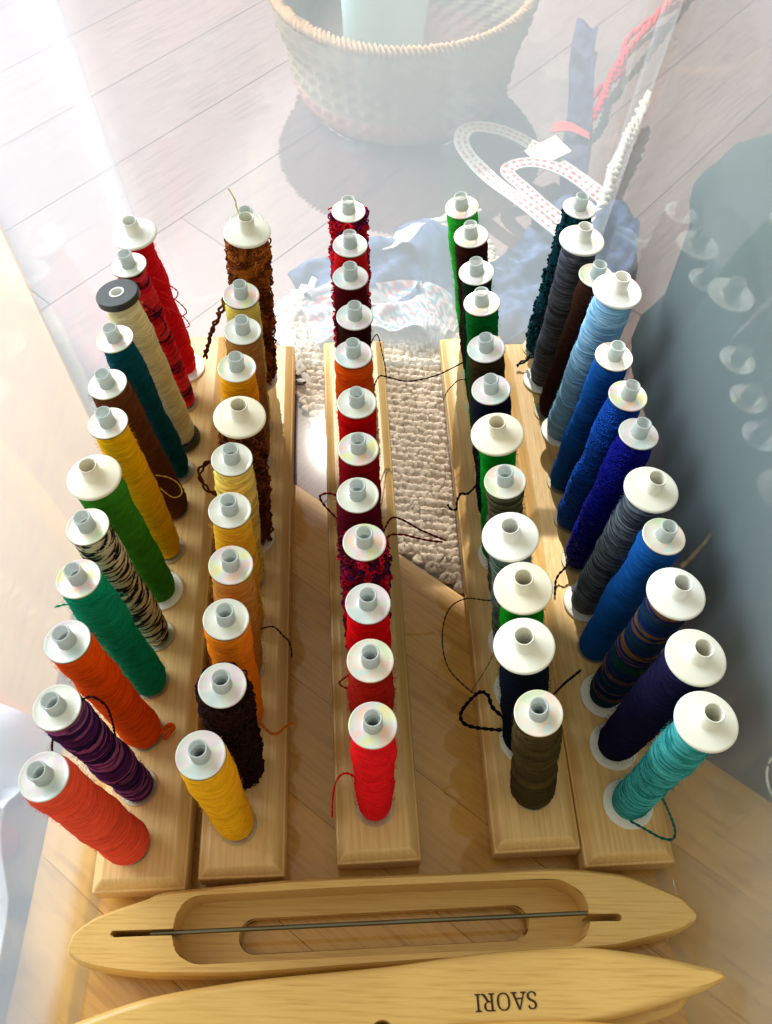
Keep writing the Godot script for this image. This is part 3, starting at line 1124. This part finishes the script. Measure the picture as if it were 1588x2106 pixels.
	y = thing("purple_cloth_strip", "narrow dark purple cloth strip hanging beside the white cord", "cloth", Vector3(0, ground, 0))
	part("strip", band(pts3("152,12,-632 158,18,-680 168,24,-740 176,26,-812 190,20,-880"), 0.022, 0.006, func(run: float, f: float) -> Color: return Color(0.08, 0.07, 0.15) * (0.8 + 0.5 * soft.get_noise_2d(run * 9000.0, f * 9000.0)), 8, 8, 0.001, 61.0), M.yarn, y)
	basket()
	# what stands beside the bin
	var board := thing("wooden_board", "pale wooden board lying on the floor left of the bin", "board", Vector3(0, ground, 0))
	var bp := PackedVector2Array([Vector2(-0.365, -0.672), Vector2(-0.186, -0.355), Vector2(-0.186, -0.15), Vector2(-0.62, -0.36), Vector2(-0.68, -0.6)])
	var bt := PackedVector3Array()
	var bl := [loop_at(bp, 0.0, 0.0), loop_at(bp, 0.016, 0.0), loop_at(bp, 0.018, 0.002)]
	strip(bt, bl[0], bl[1])
	strip(bt, bl[1], bl[2])
	cap(bt, bl[2])
	cap(bt, bl[0], true)
	part("plank", soup(bt, 30.0), grained(Color(0.78, 0.72, 0.62), M.plank_tex, Vector3(30, 30, 2), 0.45), board)
	var pale_blue := func(run: float, f: float) -> Color:
		var g := 0.5 + 0.1 * soft.get_noise_2d(run * 7000.0, f * 7000.0)
		return Color(g, g * 1.04, g * 1.14)
	var bk := thing("folded_blanket", "pale blue grey blanket lying on the floor at the near left of the bin", "blanket", Vector3(0, ground, 0))
	part("cloth", band(pts3("-290,24,-200 -312,26,-120 -292,24,-20 -285,24,60 -285,22,140"), 0.23, 0.014, pale_blue, 20, 10, 0.002, 145.0), M.yarn, bk)
	var cu := thing("floor_cushion", "dark slate floor cushion slumped against the right wall of the bin", "cushion", Vector3(0.462, ground, -0.32))
	cu.rotation.y = 0.07
	var t := PackedVector3Array()
	var grid := []
	for i in 41:
		var row := PackedVector3Array()
		for j in 80:
			var la := -PI / 2 + PI * i / 40.0
			var lo := TAU * j / 80.0
			var d := Vector3(cos(la) * cos(lo), sin(la), cos(la) * sin(lo))
			var s := Vector3(signf(d.x) * pow(absf(d.x), 0.5) * 0.3, signf(d.y) * pow(absf(d.y), 0.6) * 0.115, signf(d.z) * pow(absf(d.z), 0.5) * 0.19)
			row.append(s * (1.0 + 0.05 * soft.get_noise_3d(s.x * 900.0, s.y * 900.0, s.z * 900.0) + 0.02 * soft.get_noise_3d(s.x * 2600.0, s.y * 2600.0, s.z * 2600.0)) + Vector3(0, 0.115, 0))
		grid.append(row)
	for i in 40:
		strip(t, grid[i], grid[i + 1])
	part("cover", soup(t, 80.0), grained(col(40, 62, 60), noise_tex(256, 0.08, 3, [[0.0, Color(0.75, 0.75, 0.75)], [1.0, Color(1, 1, 1)]], 50), Vector3(12, 12, 12), 0.9), cu)

func basket() -> void:
	var b := thing("woven_basket", "round woven basket with a pale rim and pink base behind the bin", "basket", Vector3(0.008, FLOOR_Y, -0.79))
	var t := PackedVector3Array()
	var cols := PackedColorArray()
	var rows := 30
	var segs := 90
	var v := []
	var vc := []
	for i in rows + 1:
		var f := float(i) / rows
		var y := 0.004 + 0.1 * f
		var r := 0.082 + 0.03 * sqrt(f) + 0.002 * sin(f * 9.0)
		var row := PackedVector3Array()
		var rc := PackedColorArray()
		for s in segs:
			var a := TAU * s / segs
			var weave := sin(i * PI / 2.0 + (s % 2) * PI) * 0.0016 + (0.0018 if s % 2 else 0.0)
			row.append(Vector3(cos(a) * (r + weave), y, sin(a) * (r + weave)))
			var g := 0.85 + 0.3 * hash1(i * 7 + s)
			rc.append(Color(0.46 * g, 0.24 * g, 0.19 * g) if f < 0.3 else Color(0.32 * g, 0.25 * g, 0.17 * g))
		v.append(row)
		vc.append(rc)
	for i in rows:
		for s in segs:
			var q := (s + 1) % segs
			t.append_array([v[i][s], v[i + 1][s], v[i + 1][q], v[i][s], v[i + 1][q], v[i][q]])
			for c in [vc[i][s], vc[i + 1][s], vc[i + 1][q], vc[i][s], vc[i + 1][q], vc[i][q]]:
				cols.append(c)
	var wm: StandardMaterial3D = M.yarn
	part("basket_wall", soup(t, 50.0, cols), wm, b)
	part("basket_base", lathe([[[0.0, 0.004], [0.082, 0.004]]], 48), mat(col(120, 90, 80), 0.9), b)
	var path := PackedVector3Array()
	for k in 41:
		var a := TAU * k / 40
		path.append(Vector3(cos(a) * 0.112, 0.106, sin(a) * 0.112))
	part("basket_rim", strand(path, 0.005, col(176, 142, 108), 2, 8, 700.0), wm, b)
	var roll := thing("rolled_cloth", "pale mint rolled cloth standing up in the woven basket", "cloth", Vector3(-0.01, FLOOR_Y + 0.006, -0.78))
	var rl := PackedVector3Array()
	var loops := []
	for i in 20:
		var f := i / 19.0
		var lp := PackedVector3Array()
		for s in 30:
			var a := TAU * s / 30
			var r := (0.03 + 0.016 * f) * (1.0 + 0.1 * sin(a * 3.0 + f * 2.0) + 0.05 * soft.get_noise_2d(f * 300.0, s * 20.0))
			lp.append(Vector3(cos(a) * r, 0.01 + f * 0.16, sin(a) * r - f * 0.03))
		loops.append(lp)
	for i in 19:
		strip(rl, loops[i], loops[i + 1])
	cap(rl, loops[19])
	cap(rl, loops[0], true)
	part("cloth", soup(rl, 60.0), mat(col(176, 205, 200), 0.85), roll)

func racks_and_bobbins() -> void:
	rack(0, Vector3(-0.1192, 0, -0.0795), 0.05, -0.02, 0.0465, 0.37, "wooden bobbin rack along the left wall, its front bobbin coral red")
	rack(1, Vector3(-0.0690, 0, -0.0865), 0.054, 0.02, 0.0432, 0.356, "wooden bobbin rack of brown and yellow yarns, second from the left")
	rack(2, Vector3(-0.0008, 0, -0.0948), 0.069, 0.0, 0.0428, 0.353, "middle wooden bobbin rack carrying only red and maroon yarns")
	rack(3, Vector3(0.0788, 0, -0.1013), 0.059, -0.05, 0.0442, 0.352, "wooden bobbin rack of green and olive yarns, tilted towards the middle")
	rack(4, Vector3(0.1254, 0, -0.0955), 0.067, 0.02, 0.0462, 0.353, "wooden bobbin rack of blue and grey yarns along the right wall")
	var B := [
		[0, 0, "w", "-138.6,-414.6,-7.9,4.6", "plain", 8.9, [col(214, 34, 42)], "rearmost red bobbin of the left rack with loose red loops"],
		[0, 1, "s", "-136.4,-385.4,-9.0,0.9", "dyed", 8.4, [col(222, 52, 58), col(196, 30, 44), col(70, 22, 52), col(214, 60, 66)], "bobbin of red and dark purple variegated yarn on the left rack"],
		[0, 2, "b", "-132.8,-353.3,-15.4,-9.3", "plain", 10.0, [col(226, 214, 168)], "cream yarn bobbin with a thick black flange"],
		[0, 3, "s", "-131.9,-328.2,-11.6,-0.7", "plain", 8.8, [col(12, 84, 100)], "deep teal bobbin between the cream and the brown one on the left rack"],
		[0, 4, "s", "-131.6,-300.2,-10.2,2.2", "fuzzy", 10.4, [col(106, 62, 36)], "fat fuzzy brown bobbin in front of the teal one on the left rack"],
		[0, 5, "s", "-130.3,-270.9,-6.9,-2.3", "plain", 9.0, [col(232, 176, 40)], "golden yellow bobbin with a loose loop of thread low on its right side"],
		[0, 6, "w", "-130.5,-243.0,-7.4,2.1", "cord", 10.5, [col(62, 132, 40)], "leaf green corded yarn bobbin with a white flange on the left rack"],
		[0, 7, "s", "-128.8,-214.8,-7.0,1.3", "twist", 8.5, [col(206, 196, 166), col(36, 34, 32)], "bobbin of black and cream marled yarn"],
		[0, 8, "s", "-127.8,-186.3,-6.9,-0.4", "fuzzy", 9.9, [col(28, 146, 110)], "emerald green bobbin with a thread end sticking out to the left"],
		[0, 9, "s", "-126.7,-157.7,-6.8,0.9", "plain", 9.9, [col(236, 88, 22)], "bright orange bobbin in front of the emerald one on the left rack"],
		[0, 10, "s", "-125.6,-129.3,-6.2,1.5", "dyed", 9.0, [col(92, 44, 108), col(52, 30, 84), col(150, 88, 142), col(36, 28, 70)], "purple and lilac variegated bobbin behind the coral red one"],
		[0, 11, "s", "-124.7,-100.4,-6.4,0.5", "plain", 10.6, [col(240, 90, 66)], "coral red bobbin at the front end of the left rack"],
		[1, 0, "s", "-88.4,-423.0,5.0,0.8", "plain", 8.8, [col(222, 206, 120)], "pale yellow bobbin with a thread out of its tube, hidden behind a brown one"],
		[1, 1, "W", "-86.9,-393.9,8.4,-0.7", "boucle", 10.9, [col(172, 98, 40), col(122, 62, 26)], "tall tan and brown looped yarn bobbin, at the far end of its rack"],
		[1, 2, "s", "-85.4,-365.6,4.8,3.3", "plain", 9.2, [col(222, 204, 108)], "pale yellow bobbin just in front of the tall brown looped one"],
		[1, 3, "s", "-83.8,-337.2,6.6,1.1", "fuzzy", 9.3, [col(160, 116, 62)], "light tan bobbin between a pale yellow and an amber one"],
		[1, 4, "s", "-82.3,-308.8,4.7,-1.5", "plain", 9.4, [col(234, 158, 42)], "amber yellow bobbin behind the brown looped one with a large white flange"],
		[1, 5, "w", "-80.8,-280.4,7.9,2.3", "boucle", 10.2, [col(134, 72, 32), col(96, 50, 24)], "dark brown looped yarn bobbin with a white flange and a curl on its left"],
		[1, 6, "s", "-80.1,-252.1,6.0,-0.4", "chunky", 9.2, [col(224, 200, 104)], "straw yellow bobbin in front of the dark brown looped one"],
		[1, 7, "s", "-77.8,-223.6,5.8,0.0", "plain", 9.7, [col(236, 184, 62)], "warm gold bobbin between the straw yellow and the camel one"],
		[1, 8, "s", "-76.3,-195.3,7.8,0.6", "fuzzy", 9.7, [col(194, 138, 66)], "camel brown bobbin with a dark thread hanging on its right"],
		[1, 9, "s", "-74.8,-166.8,7.0,-1.4", "plain", 9.9, [col(234, 136, 44)], "light orange bobbin behind the blackish brown one"],
		[1, 10, "s", "-73.2,-138.4,7.1,0.1", "boucle", 9.6, [col(52, 28, 22), col(40, 22, 20)], "blackish brown nubby bobbin behind the yellow front one"],
		[1, 11, "s", "-72.7,-110.7,1.3,1.4", "plain", 10.0, [col(238, 178, 50)], "sunny yellow bobbin at the front end of the second rack"],
		[2, 0, "s", "-25.0,-432.9,0.4,0.4", "boucle", 10.3, [col(208, 30, 50), col(120, 20, 80), col(200, 36, 48)], "red and magenta nubby bobbin at the far end of the middle rack"],
		[2, 1, "s", "-23.0,-404.5,0.3,1.1", "plain", 9.4, [col(206, 32, 36)], "scarlet bobbin second from the far end of the middle rack"],
		[2, 2, "s", "-21.0,-376.2,-0.6,-1.3", "fuzzy", 9.7, [col(96, 8, 28)], "dark wine red bobbin between the scarlet and the black brown one"],
		[2, 3, "s", "-19.1,-347.8,0.8,0.2", "plain", 9.3, [col(52, 20, 18)], "black brown bobbin whose thread reaches over to the green rack"],
		[2, 4, "s", "-17.1,-319.4,-1.1,-1.4", "plain", 9.7, [col(214, 84, 24)], "burnt orange bobbin on the middle rack"],
		[2, 5, "s", "-15.1,-291.1,-0.3,2.7", "plain", 9.9, [col(200, 16, 26)], "pure red bobbin in front of the burnt orange one"],
		[2, 6, "s", "-13.1,-262.7,-0.7,2.9", "plain", 10.0, [col(150, 14, 26)], "deep crimson bobbin behind the maroon one with two thread ends"],
		[2, 7, "s", "-11.2,-234.3,-2.1,1.3", "fuzzy", 10.4, [col(98, 16, 32)], "maroon bobbin with a loop on the left and two ends on the right"],
		[2, 8, "s", "-9.2,-206.0,-0.3,-1.5", "boucle", 9.8, [col(84, 30, 84), col(214, 30, 54), col(110, 20, 40)], "purple and red variegated nubby bobbin in the middle rack"],
		[2, 9, "s", "-7.2,-177.6,0.0,0.9", "plain", 9.9, [col(214, 18, 32)], "cherry red bobbin third from the front of the middle rack"],
		[2, 10, "s", "-5.3,-149.2,-0.3,-1.0", "fuzzy", 9.9, [col(170, 40, 32)], "brick red fuzzy bobbin behind the bright red front one"],
		[2, 11, "s", "-3.4,-120.9,-0.6,-1.5", "plain", 9.3, [col(232, 40, 44)], "bright red bobbin at the front end of the middle rack"],
		[3, 0, "s", "58.7,-441.3,-16.8,3.8", "plain", 8.7, [col(52, 176, 56)], "bright grass green bobbin at the far end of the green rack"],
		[3, 1, "s", "60.4,-412.9,-14.0,0.2", "plain", 9.0, [col(58, 30, 22)], "dark chocolate bobbin second from the far end of the green rack"],
		[3, 2, "s", "62.1,-384.5,-13.8,1.7", "plain", 9.0, [col(30, 46, 34)], "black green bobbin between the chocolate and the forest green one"],
		[3, 3, "s", "63.7,-356.1,-13.5,-3.0", "plain", 9.1, [col(18, 110, 40)], "forest green bobbin in the far half of the green rack"],
		[3, 4, "s", "65.4,-327.7,-14.4,1.5", "heather", 9.0, [col(66, 54, 30), col(46, 38, 26)], "brown olive bobbin in front of the forest green one"],
		[3, 5, "s", "67.1,-299.4,-14.9,1.1", "plain", 9.4, [col(20, 24, 44)], "ink blue bobbin with a curled black thread on its left"],
		[3, 6, "w", "68.8,-271.0,-15.0,1.1", "plain", 9.5, [col(26, 140, 38)], "kelly green bobbin with a white flange, behind the olive grey one"],
		[3, 7, "s", "70.4,-242.6,-14.4,0.6", "striped", 9.2, [col(104, 104, 74), col(66, 64, 44)], "olive grey striped bobbin with an iridescent disc"],
		[3, 8, "w", "72.1,-214.2,-15.5,2.7", "heather", 9.6, [col(128, 148, 138), col(62, 82, 76)], "grey green flecked bobbin with a white flange and a hanging thread"],
		[3, 9, "w", "73.8,-185.8,-13.2,0.4", "plain", 9.7, [col(22, 136, 30)], "vivid green bobbin with a cream flange, third from the front"],
		[3, 10, "w", "75.5,-157.4,-16.4,-0.5", "fuzzy", 10.8, [col(18, 22, 40)], "fat blue black bobbin with a thick loop on its left"],
		[3, 11, "s", "77.9,-129.9,-15.0,1.4", "chunky", 9.8, [col(76, 64, 36)], "chunky dark olive bobbin at the front end of the green rack"],
		[4, 0, "s", "103.7,-438.2,7.6,-0.4", "chenille", 8.6, [col(12, 70, 82), col(8, 54, 66)], "dark teal chenille bobbin at the far end of the right rack"],
		[4, 1, "w", "105.0,-408.8,4.8,-1.5", "heather", 9.5, [col(104, 108, 120), col(70, 72, 82)], "mid grey bobbin with a white flange near the far end of the right rack"],
		[4, 2, "s", "107.5,-381.5,7.4,-0.1", "plain", 8.4, [col(62, 36, 28)], "dark brown bobbin half hidden behind the light blue one"],
		[4, 3, "W", "109.4,-353.1,9.9,0.0", "heather", 10.3, [col(150, 194, 226), col(112, 160, 198)], "tall light blue bobbin with a white flange, raised above its neighbours"],
		[4, 4, "s", "111.3,-324.7,6.0,2.9", "plain", 9.2, [col(24, 82, 158)], "medium blue bobbin in front of the tall light blue one"],
		[4, 5, "s", "113.2,-296.4,7.9,0.9", "glitter", 9.3, [col(26, 82, 186)], "sparkling azure blue bobbin on the right rack"],
		[4, 6, "s", "115.1,-268.0,8.1,-3.5", "glitter", 9.1, [col(22, 30, 156)], "sparkling royal blue bobbin with an iridescent disc"],
		[4, 7, "w", "117.0,-239.6,7.5,1.1", "heather", 9.9, [col(112, 122, 134), col(66, 72, 80)], "charcoal grey flecked bobbin with a white flange in the middle of the right rack"],
		[4, 8, "s", "118.9,-211.3,7.7,-1.7", "plain", 10.0, [col(26, 88, 166)], "cobalt blue bobbin with a gold iridescent disc"],
		[4, 9, "w", "120.8,-182.9,6.6,-0.9", "dyed", 9.7, [col(24, 52, 104), col(30, 66, 52), col(28, 44, 92), col(122, 86, 54), col(22, 40, 84)], "navy, green and brown variegated bobbin with a white flange"],
		[4, 10, "w", "122.7,-154.5,8.2,0.7", "fuzzy", 11.0, [col(32, 30, 66)], "navy bobbin with a white flange behind the turquoise front one"],
		[4, 11, "w", "126.5,-124.5,3.8,-1.5", "heather", 9.8, [col(82, 176, 176), col(38, 128, 130)], "turquoise bobbin at the front end of the right rack"]]
	var by := {}
	for k in B.size():
		by["%d,%d" % [B[k][0], B[k][1]]] = bobbin(B[k], k + 1)
	# loose ends and loops
	tail(by["0,5"], "-128,60,-284 -122,55,-286 -117,50,-285 -115,48,-280 -119,50,-276 -125,58,-277", 0.45, col(222, 190, 90))
	tail(by["0,8"], "-149,103,-181 -143,106,-181 -135,110,-179 -126,112,-180 -121,108,-186 -121,90,-194", 0.6, col(30, 140, 106))
	tail(by["0,9"], "-122,4,-154 -117,5,-157 -113,6,-161 -111,5,-159 -116,3,-154", 1.5, col(232, 92, 26), 1, 0.0005)
	tail(by["0,10"], "-126,113,-133 -120,116,-134 -115,112,-132 -115,100,-130 -117,84,-128", 0.7, col(56, 24, 30))
	tail(by["0,10"], "-134,106,-124 -138,100,-121 -143,85,-121", 0.7, col(56, 24, 40))
	tail(by["0,0"], "-140,96,-401 -131,92,-399 -127,84,-401 -132,76,-402 -138,80,-401", 0.5, col(222, 50, 56))
	tail(by["0,0"], "-138,84,-402 -128,80,-398 -124,70,-399 -130,62,-402", 0.5, col(222, 50, 56))
	tail(by["0,0"], "-137,70,-403 -127,66,-399 -125,56,-401 -132,50,-404", 0.45, col(226, 60, 66))
	tail(by["0,1"], "-142,98,-377 -132,94,-372 -130,84,-372 -136,74,-374", 0.55, col(72, 22, 46))
	tail(by["0,1"], "-140,106,-377 -131,98,-376 -127,90,-377 -132,80,-376", 0.5, col(216, 52, 58))
	tail(by["1,1"], "-92,104,-384 -95,100,-374 -99,90,-376 -104,80,-374 -109,65,-378 -114,50,-379", 1.7, col(118, 62, 26), 2, 0.0012, 500.0)
	tail(by["1,5"], "-94,60,-296 -101,60,-292 -105,55,-291 -103,50,-285 -99,50,-281 -92,50,-277", 1.5, col(104, 52, 24), 2, 0.0012, 500.0)
	tail(by["1,8"], "-68,32,-204 -61,20,-212 -56,10,-211 -54,-6,-214 -53,-15,-209", 0.6, col(70, 40, 24))
	tail(by["1,9"], "-65,18,-160 -58,8,-156 -52,4,-161 -48,2,-165", 0.9, col(206, 116, 44), 1, 0.0006)
	tail(by["2,3"], "-12,84,-356 -8,80,-372 -6,70,-380 -4,60,-378 -2,50,-376 -1,45,-370", 0.45, col(50, 24, 20))
	tail(by["2,3"], "-10,52,-350 -6,50,-366 -1,45,-371 10,40,-372 21,42,-372 32,46,-373 46,56,-374", 0.6, col(44, 22, 20))
	tail(by["2,7"], "-21,92,-243 -25,90,-252 -30,88,-255 -34,85,-255 -32,80,-253 -24,74,-247", 0.75, col(112, 22, 30))
	tail(by["2,7"], "-4,62,-240 2,60,-257 8,50,-264 18,45,-261 26,40,-260 34,36,-259", 0.75, col(132, 24, 28))
	tail(by["2,7"], "-4,42,-240 1,40,-258 9,40,-260 18,38,-259 26,37,-258 32,36,-258", 0.75, col(140, 26, 28))
	tail(by["2,10"], "-14,91,-156 -18,90,-154 -20,85,-154 -18,80,-154 -14,80,-153", 0.6, col(140, 34, 28))
	tail(by["2,11"], "-8,60,-116 -16,55,-122 -21,45,-122 -24,20,-121 -25,2,-115", 0.7, col(214, 24, 34))
	tail(by["3,3"], "54,54,-362 44,50,-365 40,45,-365 37,35,-368 35,30,-365", 0.4, col(40, 38, 28))
	tail(by["3,5"], "54,50,-292 45,60,-275 41,60,-275 39,55,-273 39,50,-271 36,50,-271 34,52,-273", 0.8, col(22, 20, 26))
	tail(by["3,8"], "60,44,-218 53,40,-220 45,30,-226 38,15,-229 34,5,-224 33,2,-210 36,2,-197 43,2,-188 49,3,-182", 0.5, col(66, 60, 36))
	tail(by["3,8"], "48,3,-183 54,12,-190 58,18,-196 62,24,-204", 0.35, col(120, 116, 84))
	tail(by["3,10"], "58,60,-147 52,60,-153 50,60,-159 46,55,-162 39,45,-157 39,40,-153 45,40,-150 58,45,-147", 1.1, col(16, 16, 24))
	tail(by["3,10"], "78,60,-156 89,50,-169 96,40,-177 103,30,-185", 0.9, col(18, 18, 26))
	tail(by["4,0"], "101,24,-424 97,20,-415 95,10,-420 92,6,-420 88,4,-418", 1.4, col(10, 56, 66), 2, 0.001, 500.0)
	tail(by["4,6"], "110,12,-263 105,10,-257 102,6,-255 100,4,-251 99,3,-243", 0.8, col(24, 24, 34))
	tail(by["4,11"], "134,32,-122 141,20,-115 145,12,-109 145,6,-106 140,4,-107 133,6,-110 124,9,-114", 0.8, col(32, 110, 108))
	tail(by["1,0"], "-86,122,-421 -88,131,-422 -88,133,-423 -89,138,-422 -91,142,-423", 0.5, col(230, 216, 110), 1)

func shuttles() -> void:
	var wood := grained(Color(1, 1, 1), M.shuttle_tex, Vector3(2.2, 60, 60), 0.3, Vector3(0.1, 0.3, 0.2), M.grain_bump, 0.012)
	var wood2 := grained(Color(1.0, 0.99, 0.97), M.shuttle_tex, Vector3(2.6, 52, 52), 0.3, Vector3(0.6, 0.1, 0.7), M.grain_bump, 0.012)
	boat_shuttle(thing("boat_shuttle", "open wooden boat shuttle with a metal rod across its hollow", "shuttle", Vector3.ZERO, "wooden weaving shuttles"), wood)
	var low := "-150,-10 -132,-19 -100,-29 -59,-36 4,-43 47,-48 90,-50.5 118,-49 136,-44 143,-38 136,-30 119,-25 98,-20 66,-15 5,-8 -56,-3 -116,-1"
	solid_shuttle(thing("boat_shuttle", "wooden shuttle lying flat underneath the lettered one", "shuttle", Vector3.ZERO, "wooden weaving shuttles"), low, BIN_Y + 0.0006, 0.0066, wood)
	var top := thing("boat_shuttle", "pale wooden shuttle lying upside down with burnt lettering on its flat side", "shuttle", Vector3.ZERO, "wooden weaving shuttles")
	solid_shuttle(top, "-146.4,-13.0 -129.8,-21.8 -100.3,-31.6 -59.1,-38.7 4.3,-45.3 47.3,-51.3 90.6,-54.2 122.6,-51.1 143.4,-47.2 152.3,-45.3 153.4,-43.4 152.4,-41.4 141.5,-36.7 119.4,-30.0 97.9,-24.7 66.4,-19.3 4.6,-12.3 -56.0,-7.2 -116.3,-4.7 -144,-9.5", 0.007, 0.030, wood2, "0.0018,-0.0192,0.0052")
	var tm := TextMesh.new()
	var font := SystemFont.new()
	font.font_names = PackedStringArray(["Droid Serif"])
	tm.font = font
	tm.text = "SAORI"
	tm.font_size = 32
	tm.pixel_size = 0.000285
	tm.depth = 0.0006
	tm.curve_step = 1.0
	var xv := Vector3(-0.0283, 0, 0.0017).normalized()
	part("lettering", tm, mat(col(48, 24, 12), 0.7), top, Transform3D(Basis(xv, Vector3.UP.cross(xv), Vector3.UP), Vector3(0.0549, 0.0301, -0.0322)))
	solid_shuttle(thing("boat_shuttle", "wooden shuttle nearest the viewer, only its rim showing", "shuttle", Vector3.ZERO, "wooden weaving shuttles"), "-110,8 -80,-6 -30,-16 15,-21.9 66.8,-25.2 98,-24.2 112,-22.0 130,-14 135,-6 120,2 80,10 0,18 -70,18", 0.0305, 0.034, wood2)
